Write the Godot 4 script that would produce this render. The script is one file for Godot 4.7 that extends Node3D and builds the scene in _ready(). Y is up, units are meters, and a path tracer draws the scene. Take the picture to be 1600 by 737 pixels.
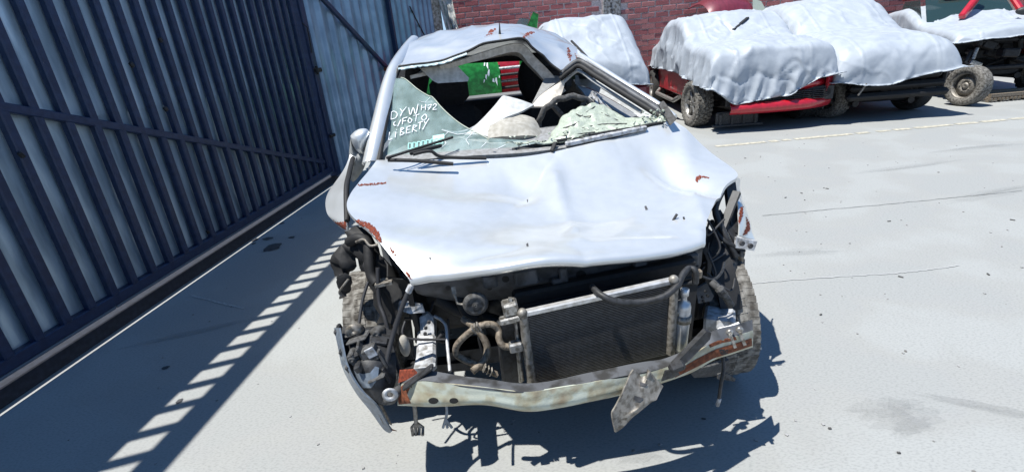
extends Node3D
# A wrecked silver car in a walled yard: blue bar gate on the left, covered wrecks along a brick wall behind.

const HEIGHT := 1.5            # eye height of the camera
const FOCAL := 760.0           # focal length in pixels of the 1600 x 737 photograph
var right_axis: Vector3
var down_axis: Vector3
var look_axis: Vector3
var car_origin := Vector3(0.22, 0, -1.25)
var back_axis: Vector3         # towards the car's rear
var side_axis: Vector3         # towards the car's left flank (right in the picture)
var origin := Vector3.ZERO     # origin of the thing being built
var taken := {}
var M := {}
var rng := RandomNumberGenerator.new()

# ------------------------------------------------------------------ mesh collector
class Shape:
	var v := PackedVector3Array()
	var g := PackedInt32Array()
	func tri(a: Vector3, b: Vector3, c: Vector3, smooth := -1) -> void:
		v.append(a); v.append(b); v.append(c); g.append(smooth)
	func quad(a: Vector3, b: Vector3, c: Vector3, d: Vector3, smooth := -1) -> void:
		tri(a, b, c, smooth); tri(a, c, d, smooth)
	func settle(start: int) -> void:          # turns the faces of a closed piece outwards
		var mid := Vector3.ZERO
		var n := v.size() - start
		if n == 0: return
		for i in range(start, v.size()): mid += v[i]
		mid /= n
		var vol := 0.0
		for i in range(start, v.size(), 3):
			var a := v[i] - mid; var b := v[i + 1] - mid; var c := v[i + 2] - mid
			vol += a.dot((a - c).cross(a - b))
		if vol < 0:
			for i in range(start, v.size(), 3):
				var t := v[i]; v[i] = v[i + 1]; v[i + 1] = t
	func box(c: Vector3, size: Vector3, basis := Basis.IDENTITY, bevel := 0.0) -> Shape:
		var start := v.size()
		var h := size * 0.5
		var k: float = min(bevel, min(h.x, min(h.y, h.z)) * 0.9)
		if k <= 0.0:
			var p := []
			for i in 8: p.append(c + basis * Vector3(h.x * (1 if i & 1 else -1), h.y * (1 if i & 2 else -1), h.z * (1 if i & 4 else -1)))
			for f in [[0, 1, 3, 2], [4, 6, 7, 5], [0, 4, 5, 1], [2, 3, 7, 6], [0, 2, 6, 4], [1, 5, 7, 3]]:
				quad(p[f[0]], p[f[1]], p[f[2]], p[f[3]])
			settle(start); return self
		var q := {}
		for i in 8:
			var s := Vector3(1 if i & 1 else -1, 1 if i & 2 else -1, 1 if i & 4 else -1)
			for ax in 3:
				var o := h - Vector3(k, k, k); o[ax] = h[ax]
				q[i * 3 + ax] = c + basis * (o * s)
		for ax in 3:
			var u := 1 << ((ax + 1) % 3); var w := 1 << ((ax + 2) % 3); var m := 1 << ax
			for sgn in 2:
				var b0 := m * sgn
				var f := [q[b0 * 3 + ax], q[(b0 | u) * 3 + ax], q[(b0 | u | w) * 3 + ax], q[(b0 | w) * 3 + ax]]
				if sgn == 1: f.reverse()
				quad(f[0], f[1], f[2], f[3])
			for e in 4:                      # the edges along this axis
				var b1 := (u if e & 1 else 0) | (w if e & 2 else 0)
				var a1 := (ax + 1) % 3; var a2 := (ax + 2) % 3
				var f2 := [q[b1 * 3 + a1], q[b1 * 3 + a2], q[(b1 | m) * 3 + a2], q[(b1 | m) * 3 + a1]]
				if e == 1 or e == 2: f2.reverse()
				quad(f2[0], f2[1], f2[2], f2[3])
		for i in 8:
			var odd := ((i & 1) + ((i >> 1) & 1) + ((i >> 2) & 1)) % 2
			if odd == 1: tri(q[i * 3], q[i * 3 + 2], q[i * 3 + 1])
			else: tri(q[i * 3], q[i * 3 + 1], q[i * 3 + 2])
		# decide the orientation of every face by the centre (convex)
		for i in range(start, v.size(), 3):
			var n := (v[i] - v[i + 2]).cross(v[i] - v[i + 1])
			if n.dot(v[i] - c) < 0:
				var t := v[i]; v[i] = v[i + 1]; v[i + 1] = t
		return self
	func bar(a: Vector3, b: Vector3, w: float, h: float, up := Vector3.UP, bevel := 0.0) -> Shape:
		var z := (b - a).normalized()
		if absf(z.dot(up)) > 0.98: up = Vector3.RIGHT
		var x := up.cross(z).normalized()
		return box((a + b) * 0.5, Vector3(w, h, a.distance_to(b)), Basis(x, z.cross(x), z), bevel)
	func tube(pts: Array, r, n := 8, cap := true) -> Shape:
		var start := v.size()
		var m := pts.size()
		var rings := []
		var up := Vector3(0.3, 1, 0.17).normalized()
		for i in m:
			var d: Vector3 = (pts[min(i + 1, m - 1)] - pts[max(i - 1, 0)]).normalized()
			if absf(d.dot(up)) > 0.97: up = Vector3(1, 0.2, 0.1).normalized()
			var x := up.cross(d).normalized()
			var y := d.cross(x)
			up = y
			var rr: float = r[i] if r is Array else r
			var ring := PackedVector3Array()
			for k in n: ring.append(pts[i] + (x * cos(TAU * k / n) + y * sin(TAU * k / n)) * rr)
			rings.append(ring)
		for i in m - 1:
			for k in n:
				var l := (k + 1) % n
				quad(rings[i][k], rings[i][l], rings[i + 1][l], rings[i + 1][k], 1)
		if cap:
			for k in range(1, n - 1):
				tri(rings[0][0], rings[0][k + 1], rings[0][k])
				tri(rings[m - 1][0], rings[m - 1][k], rings[m - 1][k + 1])
		settle(start); return self
	func lathe(prof: Array, c: Vector3, basis: Basis, n := 24, smooth := 1) -> Shape:   # profile of (radius, height along basis.y)
		var start := v.size()
		for i in prof.size():
			var p: Vector2 = prof[i]; var q: Vector2 = prof[(i + 1) % prof.size()]
			for k in n:
				var a0 := TAU * k / n; var a1 := TAU * (k + 1) / n
				var d0 := Vector3(cos(a0), 0, sin(a0)); var d1 := Vector3(cos(a1), 0, sin(a1))
				var y0 := Vector3(0, p.y, 0); var y1 := Vector3(0, q.y, 0)
				quad(c + basis * (d0 * p.x + y0), c + basis * (d1 * p.x + y0), c + basis * (d1 * q.x + y1), c + basis * (d0 * q.x + y1), smooth)
		settle(start); return self
	func sheet(rows: Array, thick: float) -> Shape:       # a grid of points as a closed sheet
		var start := v.size()
		var nr := rows.size(); var nc: int = rows[0].size()
		var back := []
		for i in nr:
			var line := PackedVector3Array()
			for j in nc:
				var du: Vector3 = rows[i][min(j + 1, nc - 1)] - rows[i][max(j - 1, 0)]
				var dv: Vector3 = rows[min(i + 1, nr - 1)][j] - rows[max(i - 1, 0)][j]
				line.append(rows[i][j] + du.cross(dv).normalized() * thick)
			back.append(line)
		for i in nr - 1:
			for j in nc - 1:
				quad(rows[i][j], rows[i][j + 1], rows[i + 1][j + 1], rows[i + 1][j], 1)
				quad(back[i][j], back[i + 1][j], back[i + 1][j + 1], back[i][j + 1], 2)
		for i in nr - 1:
			quad(rows[i][0], rows[i + 1][0], back[i + 1][0], back[i][0])
			quad(rows[i][nc - 1], back[i][nc - 1], back[i + 1][nc - 1], rows[i + 1][nc - 1])
		for j in nc - 1:
			quad(rows[0][j], back[0][j], back[0][j + 1], rows[0][j + 1])
			quad(rows[nr - 1][j], rows[nr - 1][j + 1], back[nr - 1][j + 1], back[nr - 1][j])
		settle(start); return self
	func plate(pts: Array, off: Vector3) -> Shape:        # a polygon in space given thickness along off
		var start := v.size()
		var n := Vector3.ZERO
		for i in pts.size(): n += (pts[i] as Vector3).cross(pts[(i + 1) % pts.size()])
		n = n.normalized()
		var x: Vector3 = n.cross(Vector3.UP if absf(n.y) < 0.9 else Vector3.RIGHT).normalized()
		var y := n.cross(x)
		var flat := PackedVector2Array()
		for p in pts: flat.append(Vector2(p.dot(x), p.dot(y)))
		var ix := Geometry2D.triangulate_polygon(flat)
		for i in range(0, ix.size(), 3):
			tri(pts[ix[i]], pts[ix[i + 1]], pts[ix[i + 2]], 1)
			tri(pts[ix[i]] + off, pts[ix[i + 2]] + off, pts[ix[i + 1]] + off, 2)
		var s: float = 1.0
		if ix.size() >= 3:
			var fn: Vector3 = (pts[ix[1]] - pts[ix[0]]).cross(pts[ix[2]] - pts[ix[0]])
			s = signf(fn.dot(n))
		for i in pts.size():
			var a: Vector3 = pts[i]; var b: Vector3 = pts[(i + 1) % pts.size()]
			if s > 0: quad(a, a + off, b + off, b)
			else: quad(a, b, b + off, a + off)
		settle(start); return self
	func ball(c: Vector3, r: Vector3, basis := Basis.IDENTITY, n := 12) -> Shape:
		var start := v.size()
		for i in n:
			for k in n * 2:
				var p := []
				for e in [[0, 0], [0, 1], [1, 1], [1, 0]]:
					var t: float = PI * (i + e[0]) / n; var a: float = PI * (k + e[1]) / n
					p.append(c + basis * (Vector3(sin(t) * cos(a), cos(t), sin(t) * sin(a)) * r))
				if i > 0: tri(p[0], p[1], p[2], 1)
				if i < n - 1: tri(p[0], p[2], p[3], 1)
		settle(start); return self
	func hit(from: Vector3, dir: Vector3):
		var best = null; var far := 1e9
		for i in range(0, v.size(), 3):
			var h = Geometry3D.ray_intersects_triangle(from, dir, v[i], v[i + 1], v[i + 2])
			if h != null and from.distance_to(h) < far:
				far = from.distance_to(h); best = h
		return best
	func mesh(off: Vector3) -> ArrayMesh:
		var st := SurfaceTool.new()
		st.begin(Mesh.PRIMITIVE_TRIANGLES)
		for t in g.size():
			st.set_smooth_group(g[t])
			for k in 3:
				st.set_smooth_group(g[t])
				st.add_vertex(v[t * 3 + k] - off)
		st.generate_normals()
		return st.commit()

# ------------------------------------------------------------------ naming and committing
func numbered(called: String) -> String:
	var n: int = taken.get(called, 0)
	taken[called] = n + 1
	return called if n == 0 else "%s_%03d" % [called, n]
func thing(called: String, label: String, category: String, at := Vector3.ZERO, turn := 0.0, group := "") -> Node3D:
	var o := Node3D.new()
	o.name = numbered(called); add_child(o, true)
	o.position = at; o.rotation.y = turn
	o.set_meta("label", label); o.set_meta("category", category)
	if group: o.set_meta("group", group)
	origin = at
	return o
func part(called: String, s: Shape, m: Material, parent: Node3D, label := "") -> MeshInstance3D:
	var o := MeshInstance3D.new()
	o.name = called; o.mesh = s.mesh(origin); o.material_override = m
	parent.add_child(o, true)
	if label: o.set_meta("label", label)
	return o
func group_node(called: String, parent: Node3D) -> Node3D:
	var o := Node3D.new(); o.name = called; parent.add_child(o, true); return o
func structure(called: String, s: Shape, m: Material, label := "") -> MeshInstance3D:
	origin = Vector3.ZERO
	var o := part(numbered(called), s, m, self)
	o.set_meta("kind", "structure")
	if label: o.set_meta("label", label)
	return o
func solo(called: String, s: Shape, m: Material, label: String, category: String, at: Vector3, group := "") -> MeshInstance3D:
	origin = at
	var o := part(numbered(called), s, m, self)
	o.position = at
	o.set_meta("label", label); o.set_meta("category", category)
	if group: o.set_meta("group", group)
	return o

# ------------------------------------------------------------------ measuring the place from the photograph
func view_ray(x: float, y: float) -> Vector3:
	return (look_axis * FOCAL + right_axis * (x - 800.0) + down_axis * (y - 368.5)).normalized()
func on_plane(x: float, y: float, point: Vector3, n: Vector3) -> Vector3:
	var eye := Vector3(0, HEIGHT, 0)
	var r := view_ray(x, y)
	return eye + r * ((point - eye).dot(n) / r.dot(n))
func S(x: float, y: float, s: float) -> Vector3:            # a point of the car, s metres behind its bumper beam
	return on_plane(x, y, car_origin + back_axis * s, back_axis)
func Q(u: float, y: float, s: float) -> Vector3:            # car coordinates: across, up, back
	return car_origin + side_axis * u + back_axis * s + Vector3(0, y, 0)
func local(p: Vector3) -> Vector3:
	var d := p - car_origin
	return Vector3(d.dot(side_axis), d.y, d.dot(back_axis))
func path(a: Array) -> Array:                               # [[x, y, s], ...] to points
	var o := []
	for p in a: o.append(S(p[0], p[1], p[2]))
	return o
func ground_at(x: float, y: float, h := 0.0) -> Vector3:
	return on_plane(x, y, Vector3(0, h, 0), Vector3.UP)
func windscreen(x: float, y: float) -> Vector3:
	var s := 1.3
	for i in 12:
		var l := local(S(x, y, s))
		s = lerpf(s, 1.24 + (l.y - 1.0) * 1.4 - 0.12 * (1.0 - pow(clampf(l.x / 0.75, -1, 1), 2)), 0.6)
	return S(x, y, s)

# ------------------------------------------------------------------ curves and surfaces
func cr(a, b, c, d, t: float):
	return 0.5 * (2.0 * b + (c - a) * t + (2.0 * a - 5.0 * b + 4.0 * c - d) * t * t + (3.0 * b - a - 3.0 * c + d) * t * t * t)
func smooth_line(p: Array, n: int) -> Array:
	var o := []
	var m := p.size()
	for i in n + 1:
		var f := float(i) / n * (m - 1)
		var k := mini(int(f), m - 2)
		var t := f - k
		o.append(cr(p[max(k - 1, 0)], p[k], p[k + 1], p[min(k + 2, m - 1)], t))
	return o
func smooth_grid(rows: Array, nr: int, nc: int) -> Array:
	var wide := []
	for r in rows: wide.append(smooth_line(r, nc))
	var cols := []
	for j in nc + 1:
		var c := []
		for r in wide: c.append(r[j])
		cols.append(smooth_line(c, nr))
	var o := []
	for i in nr + 1:
		var line := []
		for j in nc + 1: line.append(cols[j][i])
		o.append(line)
	return o
func hose(a: Array, n := 0) -> Array:
	return smooth_line(path(a), n if n > 0 else a.size() * 5)
func arched(pts: Array, n: int) -> Array:
	return smooth_line(pts, n)
func noise(seed_: int, freq: float, oct := 3, kind := FastNoiseLite.TYPE_SIMPLEX_SMOOTH, ridged := false) -> FastNoiseLite:
	var f := FastNoiseLite.new()
	f.seed = seed_; f.frequency = freq; f.noise_type = kind
	f.fractal_octaves = oct
	f.fractal_type = FastNoiseLite.FRACTAL_RIDGED if ridged else FastNoiseLite.FRACTAL_FBM
	return f
func dent(rows: Array, f: FastNoiseLite, amp: float) -> Array:      # pushes a grid along its normals
	var o := []
	var nr := rows.size(); var nc: int = rows[0].size()
	for i in nr:
		var line := []
		for j in nc:
			var du: Vector3 = rows[i][min(j + 1, nc - 1)] - rows[i][max(j - 1, 0)]
			var dv: Vector3 = rows[min(i + 1, nr - 1)][j] - rows[max(i - 1, 0)][j]
			line.append(rows[i][j] + du.cross(dv).normalized() * amp * f.get_noise_3dv(rows[i][j] * 100.0))
		o.append(line)
	return o
func patch(surface: Shape, outline: Array, lift := 0.0025, thick := 0.0015, ragged := 0.0) -> Shape:   # a thin flake lying on a surface
	var eye := Vector3(0, HEIGHT, 0)
	var flat := PackedVector2Array()
	for q in outline: flat.append(Vector2(q[0], q[1]))
	var ix := Geometry2D.triangulate_polygon(flat)
	var todo := []
	for i in range(0, ix.size(), 3): todo.append([flat[ix[i]], flat[ix[i + 1]], flat[ix[i + 2]]])
	var near := Shape.new()                      # the faces of the surface close to the patch
	var mid := Vector2.ZERO
	for q in flat: mid += q / flat.size()
	var reach := 0.0
	for q in flat: reach = maxf(reach, q.distance_to(mid))
	var axis := view_ray(mid.x, mid.y); var wide := reach / FOCAL * 1.2 + 0.02
	for i in range(0, surface.v.size(), 3):
		var d := surface.v[i] - eye
		if d.cross(axis).length() < wide * d.length() + 0.03:
			near.v.append(surface.v[i]); near.v.append(surface.v[i + 1]); near.v.append(surface.v[i + 2])
	var known := {}
	var at := func(q: Vector2):
		if not known.has(q):
			var h = near.hit(eye, view_ray(q.x, q.y))
			known[q] = null if h == null else h - view_ray(q.x, q.y) * lift
		return known[q]
	var s := Shape.new()
	var rag := noise(int(mid.x * 7.0 + mid.y), 0.14, 3)
	var leaf := 2.6 if ragged > 0.0 else 5.0
	while todo.size():
		var t = todo.pop_back()
		var l := [t[0].distance_to(t[1]), t[1].distance_to(t[2]), t[2].distance_to(t[0])]
		var k := 0 if l[0] >= l[1] and l[0] >= l[2] else (1 if l[1] >= l[2] else 2)
		if l[k] > leaf:
			var m: Vector2 = (t[k] + t[(k + 1) % 3]) * 0.5
			todo.append([t[k], m, t[(k + 2) % 3]]); todo.append([m, t[(k + 1) % 3], t[(k + 2) % 3]])
			continue
		if ragged > 0.0:
			var c0: Vector2 = (t[0] + t[1] + t[2]) / 3.0
			var rim := 99.0
			for i in flat.size(): rim = minf(rim, c0.distance_to(Geometry2D.get_closest_point_to_segment(c0, flat[i], flat[(i + 1) % flat.size()])))
			if rim < ragged * (rag.get_noise_2dv(c0 * 1.6) + 0.25): continue
			if rag.get_noise_2dv(c0 * 2.4 + Vector2(90, 0)) > 0.45: continue
		var a = at.call(t[0]); var b = at.call(t[1]); var c = at.call(t[2])
		if a == null or b == null or c == null: continue
		s.tri(a, b, c, 1)
	return s

# ------------------------------------------------------------------ materials
var _tex := {}
func ramp(a: Color, b: Color, seed_: int, freq: float, oct := 4, c = null, size := 512, lo := 0.25, hi := 0.75) -> NoiseTexture2D:
	var t := NoiseTexture2D.new()
	t.width = size; t.height = size; t.seamless = true
	t.noise = noise(seed_, freq, oct)
	var g := Gradient.new()
	g.set_color(0, a); g.set_offset(0, lo)
	g.set_color(1, b); g.set_offset(1, hi)
	if c != null: g.add_point(0.5, c)
	t.color_ramp = g
	return t
func bump(seed_: int, freq: float, strength: float, size := 512, oct := 4) -> NoiseTexture2D:
	var t := NoiseTexture2D.new()
	t.width = size; t.height = size; t.seamless = true; t.as_normal_map = true; t.bump_strength = strength
	t.noise = noise(seed_, freq, oct)
	return t
func mat(c: Color, rough := 0.6, metal := 0.0, tex: Texture2D = null, scale := 1.0, nrm: Texture2D = null, nscale := 1.0) -> StandardMaterial3D:
	var m := StandardMaterial3D.new()
	m.albedo_color = c; m.roughness = rough; m.metallic = metal
	if tex != null or nrm != null:
		m.uv1_triplanar = true; m.uv1_world_triplanar = true
		m.uv1_scale = Vector3.ONE * scale
	if tex != null: m.albedo_texture = tex
	if nrm != null:
		m.normal_enabled = true; m.normal_texture = nrm; m.normal_scale = nscale
	return m
func lin(r: float, g: float, b: float) -> Color:
	return Color(r, g, b).linear_to_srgb()
func make_materials() -> void:
	var dirt := ramp(Color(0.84, 0.83, 0.81), Color(1, 1, 1), 3, 0.012, 5)
	var grime := ramp(Color(0.62, 0.60, 0.57), Color(1, 1, 1), 5, 0.016, 5, null, 512, 0.25, 0.6)
	var rusty := ramp(Color(0.36, 0.21, 0.13), Color(0.60, 0.38, 0.26), 8, 0.02, 5)
	var beam := ramp(Color(0.62, 0.51, 0.40), Color(0.86, 0.875, 0.85), 21, 0.009, 5, Color(0.80, 0.785, 0.71), 512, 0.08, 0.62)
	var fine := bump(11, 0.08, 3.0)
	var soft := bump(12, 0.02, 4.0)
	M.paint = mat(lin(0.67, 0.685, 0.685), 0.29, 0.5, ramp(Color(0.975, 0.975, 0.97), Color(1, 1, 1), 31, 0.02, 4), 1.3, bump(13, 0.012, 1.6), 0.03)
	M.paint.clearcoat_enabled = true; M.paint.clearcoat = 0.6; M.paint.clearcoat_roughness = 0.12
	M.under = mat(lin(0.10, 0.105, 0.115), 0.6, 0.2, grime, 1.5)
	M.black = mat(lin(0.012, 0.012, 0.013), 0.7, 0.0, dirt, 4.0, soft, 0.4)
	M.plastic = mat(lin(0.03, 0.031, 0.034), 0.55, 0.0, grime, 5.0, fine, 0.3)
	M.dusty = mat(lin(0.085, 0.085, 0.085), 0.85, 0.0, grime, 6.0, fine, 0.5)
	M.rubber = mat(lin(0.05, 0.05, 0.05), 0.9, 0.0, ramp(Color(0.55, 0.53, 0.5), Color(1, 1, 1), 41, 0.02, 5), 4.0, fine, 0.5)
	M.tyre_dusty = mat(lin(0.23, 0.22, 0.20), 0.95, 0.0, ramp(Color(0.5, 0.48, 0.46), Color(1, 1, 1), 42, 0.012, 5), 4.0, fine, 0.6)
	M.rust = mat(Color(0.88, 0.80, 0.74), 0.9, 0.0, rusty, 5.0, fine, 0.6)
	M.rust_edge = mat(Color(0.86, 0.62, 0.56), 0.9, 0.0, rusty, 9.0, fine, 0.4)
	M.beam = mat(Color(0.86, 0.87, 0.84), 0.6, 0.15, beam, 2.2, soft, 0.35)
	M.alu = mat(lin(0.42, 0.41, 0.39), 0.42, 0.7, grime, 4.0, fine, 0.2)
	M.alu_dull = mat(lin(0.30, 0.28, 0.25), 0.55, 0.4, grime, 5.0, fine, 0.3)
	M.bright = mat(lin(0.66, 0.66, 0.66), 0.34, 0.5, dirt, 4.0)
	M.fin = mat(lin(0.115, 0.115, 0.118), 0.5, 0.4, dirt, 6.0)
	M.hose_tan = mat(lin(0.24, 0.20, 0.155), 0.7, 0.2, grime, 7.0, fine, 0.3)
	M.rail = mat(lin(0.50, 0.515, 0.54), 0.5, 0.1, grime, 3.0)
	M.cable = mat(lin(0.025, 0.025, 0.028), 0.6, 0.0)
	M.glass = mat(Color(0.68, 0.775, 0.77, 0.32), 0.06, 0.0)
	M.glass.uv1_triplanar = true; M.glass.uv1_world_triplanar = true; M.glass.uv1_scale = Vector3.ONE * 1.6
	M.glass.albedo_texture = ramp(Color(0.85, 0.86, 0.84, 0.72), Color(1, 1, 1, 1), 55, 0.012, 6)
	M.glass.transparency = BaseMaterial3D.TRANSPARENCY_ALPHA
	M.glass_grey = mat(Color(0.42, 0.47, 0.50, 0.55), 0.12, 0.0)
	M.glass_grey.transparency = BaseMaterial3D.TRANSPARENCY_ALPHA
	M.mirror_grey = mat(lin(0.30, 0.315, 0.32), 0.5, 0.0, dirt, 4.0)
	M.shatter = mat(Color(0.69, 0.71, 0.665), 0.4, 0.0, ramp(Color(0.84, 0.87, 0.83), Color(1, 1, 1), 51, 0.03, 5), 5.0, bump(52, 0.12, 8.0), 0.12)
	M.shatter_pale = mat(Color(0.72, 0.80, 0.83), 0.3, 0.0, dirt, 9.0, bump(53, 0.1, 6.0), 0.5)
	M.chalk = mat(lin(0.85, 0.87, 0.88), 0.9)
	M.sticker = mat(lin(0.35, 0.68, 0.62), 0.5)
	M.cloth_dark = mat(lin(0.02, 0.02, 0.022), 0.95, 0.0, dirt, 5.0, fine, 0.4)
	M.beige = mat(lin(0.74, 0.68, 0.60), 0.85, 0.0, dirt, 4.0, fine, 0.3)
	M.dash = mat(lin(0.27, 0.275, 0.28), 0.7, 0.0, dirt, 5.0, fine, 0.3)
	M.bag = mat(lin(0.40, 0.385, 0.345), 0.9, 0.0, dirt, 4.0, soft, 0.6)
	M.door_grey = mat(lin(0.52, 0.54, 0.55), 0.7, 0.0, dirt, 3.0)
	M.lens = mat(lin(0.22, 0.26, 0.31), 0.15, 0.2, dirt, 6.0)
	# the yard
	M.navy = mat(lin(0.013, 0.030, 0.080), 0.45, 0.1, ramp(Color(0.82, 0.82, 0.85), Color(1, 1, 1), 61, 0.014, 5), 2.0, soft, 0.25)
	var streak := ramp(Color(0.78, 0.80, 0.82), Color(1, 1, 1), 62, 0.008, 5, Color(0.90, 0.915, 0.93), 512, 0.2, 0.75)
	M.zinc = mat(lin(0.54, 0.67, 0.76), 0.34, 0.45, streak, 1.2, bump(64, 0.02, 3.0), 0.12)
	M.zinc.uv1_scale = Vector3(2.2, 0.35, 2.2)
	M.blue_sheet = mat(lin(0.25, 0.355, 0.46), 0.38, 0.35, streak, 0.5, soft, 0.08)
	M.lip = mat(lin(0.10, 0.125, 0.155), 0.6, 0.0)
	M.kerb = mat(lin(0.024, 0.027, 0.040), 0.9, 0.0, dirt, 3.0, fine, 0.2)
	M.mortar = mat(lin(0.68, 0.57, 0.55), 0.95, 0.0, dirt, 4.0, fine, 0.6)
	M.brick = []
	for k in 5:
		var c: Color = [lin(0.42, 0.145, 0.145), lin(0.37, 0.12, 0.125), lin(0.46, 0.185, 0.18), lin(0.42, 0.175, 0.175), lin(0.33, 0.115, 0.12)][k]
		M.brick.append(mat(c, 0.92, 0.0, dirt, 5.0, fine, 0.5))
	M.cement = mat(lin(0.30, 0.30, 0.30), 0.95, 0.0, grime, 1.6, fine, 0.6)
	M.tarp = mat(lin(0.375, 0.41, 0.45), 0.55, 0.05, ramp(Color(0.93, 0.935, 0.945), Color(1, 1, 1), 71, 0.01, 4), 1.0, bump(72, 0.03, 4.0), 0.14)
	M.red = mat(lin(0.48, 0.012, 0.025), 0.3, 0.1, dirt, 2.0)
	M.red.clearcoat_enabled = true; M.red.clearcoat = 0.7; M.red.clearcoat_roughness = 0.1
	M.maroon = mat(lin(0.18, 0.018, 0.035), 0.3, 0.1, dirt, 2.0)
	M.maroon.clearcoat_enabled = true; M.maroon.clearcoat = 0.6
	M.green = mat(lin(0.02, 0.28, 0.045), 0.4, 0.0, ramp(Color(0.6, 0.7, 0.6), Color(1, 1, 1), 81, 0.01, 4), 2.0)
	M.dark_metal = mat(lin(0.022, 0.022, 0.024), 0.55, 0.3, grime, 2.5, soft, 0.5)
	M.car_glass = mat(Color(0.16, 0.24, 0.24, 0.75), 0.04, 0.0)
	M.car_glass.transparency = BaseMaterial3D.TRANSPARENCY_ALPHA
	M.yellow = mat(lin(0.47, 0.43, 0.34), 0.9, 0.0, ramp(Color(0.82, 0.84, 0.86), Color(1, 1, 1), 91, 0.02, 5), 1.5)
	M.plastic_film = mat(lin(0.55, 0.56, 0.54), 0.5, 0.0, dirt, 2.0)
	M.stain = mat(lin(0.06, 0.06, 0.065), 0.8, 0.0, dirt, 3.0)
	M.crack = mat(lin(0.20, 0.205, 0.20), 0.95)
	M.scuff = mat(Color(0.25, 0.27, 0.28, 0.05), 0.9)
	M.scuff.transparency = BaseMaterial3D.TRANSPARENCY_ALPHA
	M.pale = mat(lin(0.375, 0.38, 0.375), 0.9)
	# concrete of the yard
	var big := ramp(Color(0.965, 0.965, 0.965), Color(1, 1, 1), 101, 0.006, 6, Color(0.975, 0.97, 0.965), 1024, 0.3, 0.7)
	M.concrete = mat(lin(0.298, 0.306, 0.298), 0.85, 0.0, big, 0.16)
	M.concrete.detail_enabled = true
	M.concrete.detail_blend_mode = BaseMaterial3D.BLEND_MODE_MUL
	M.concrete.detail_albedo = ramp(Color(0.88, 0.88, 0.885), Color(1, 1, 1), 102, 0.055, 5, Color(0.99, 0.99, 0.99), 1024, 0.0, 0.8)
	M.concrete.detail_uv_layer = BaseMaterial3D.DETAIL_UV_2
	M.concrete.uv2_triplanar = true; M.concrete.uv2_world_triplanar = true
	M.concrete.uv2_scale = Vector3(0.9, 1.0, 1.7)

func _ready() -> void:
	# camera
	var pitch := deg_to_rad(21.38); var roll := deg_to_rad(5.4)
	look_axis = Vector3(0, -sin(pitch), -cos(pitch))
	var flat_right := Vector3.RIGHT
	var flat_down := look_axis.cross(flat_right).normalized()
	if flat_down.y > 0: flat_down = -flat_down
	right_axis = cos(roll) * flat_right + sin(roll) * flat_down
	down_axis = -sin(roll) * flat_right + cos(roll) * flat_down
	var cam := Camera3D.new()
	cam.name = "camera"
	cam.transform = Transform3D(Basis(right_axis, -down_axis, -look_axis), Vector3(0, HEIGHT, 0))
	cam.fov = rad_to_deg(2.0 * atan(368.5 / FOCAL))
	cam.near = 0.05; cam.far = 400
	add_child(cam)
	cam.current = true
	var ang := deg_to_rad(4.5)
	back_axis = Vector3(-sin(ang), 0, -cos(ang))
	side_axis = Vector3(cos(ang), 0, -sin(ang))
	# sky, sun and exposure
	var env := Environment.new()
	env.background_mode = Environment.BG_SKY
	var sky := Sky.new()
	var psm := ProceduralSkyMaterial.new()
	psm.sky_top_color = Color(0.30, 0.46, 0.67); psm.sky_horizon_color = Color(0.68, 0.80, 0.90); psm.sky_curve = 0.12
	psm.ground_bottom_color = Color(0.35, 0.34, 0.33); psm.ground_horizon_color = Color(0.55, 0.62, 0.70)
	psm.sky_energy_multiplier = 1.0
	psm.sun_angle_max = 1.0
	sky.sky_material = psm
	env.sky = sky
	env.background_energy_multiplier = 0.85
	env.tonemap_mode = Environment.TONE_MAPPER_LINEAR
	env.tonemap_exposure = 1.66
	env.sdfgi_enabled = true; env.ssao_enabled = true; env.ssil_enabled = true
	var we := WorldEnvironment.new()
	we.name = "environment"; we.environment = env
	add_child(we)
	var sun := DirectionalLight3D.new()
	sun.name = "sun"
	var el := deg_to_rad(70.0)
	var to := Vector3(0.962 * cos(el), -sin(el), -0.272 * cos(el))
	sun.look_at_from_position(Vector3.ZERO, to, Vector3.BACK)
	sun.light_energy = 1.5; sun.light_color = Color(1.0, 0.99, 0.965)
	sun.light_angular_distance = 0.5
	sun.shadow_enabled = true
	add_child(sun)
	make_materials()
	# the yard, then the things in it
	build_ground()
	build_gate()
	build_blue_fence()
	build_brick_wall()
	build_covered_cars()
	build_wrecks_behind()
	build_wreck()

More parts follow.
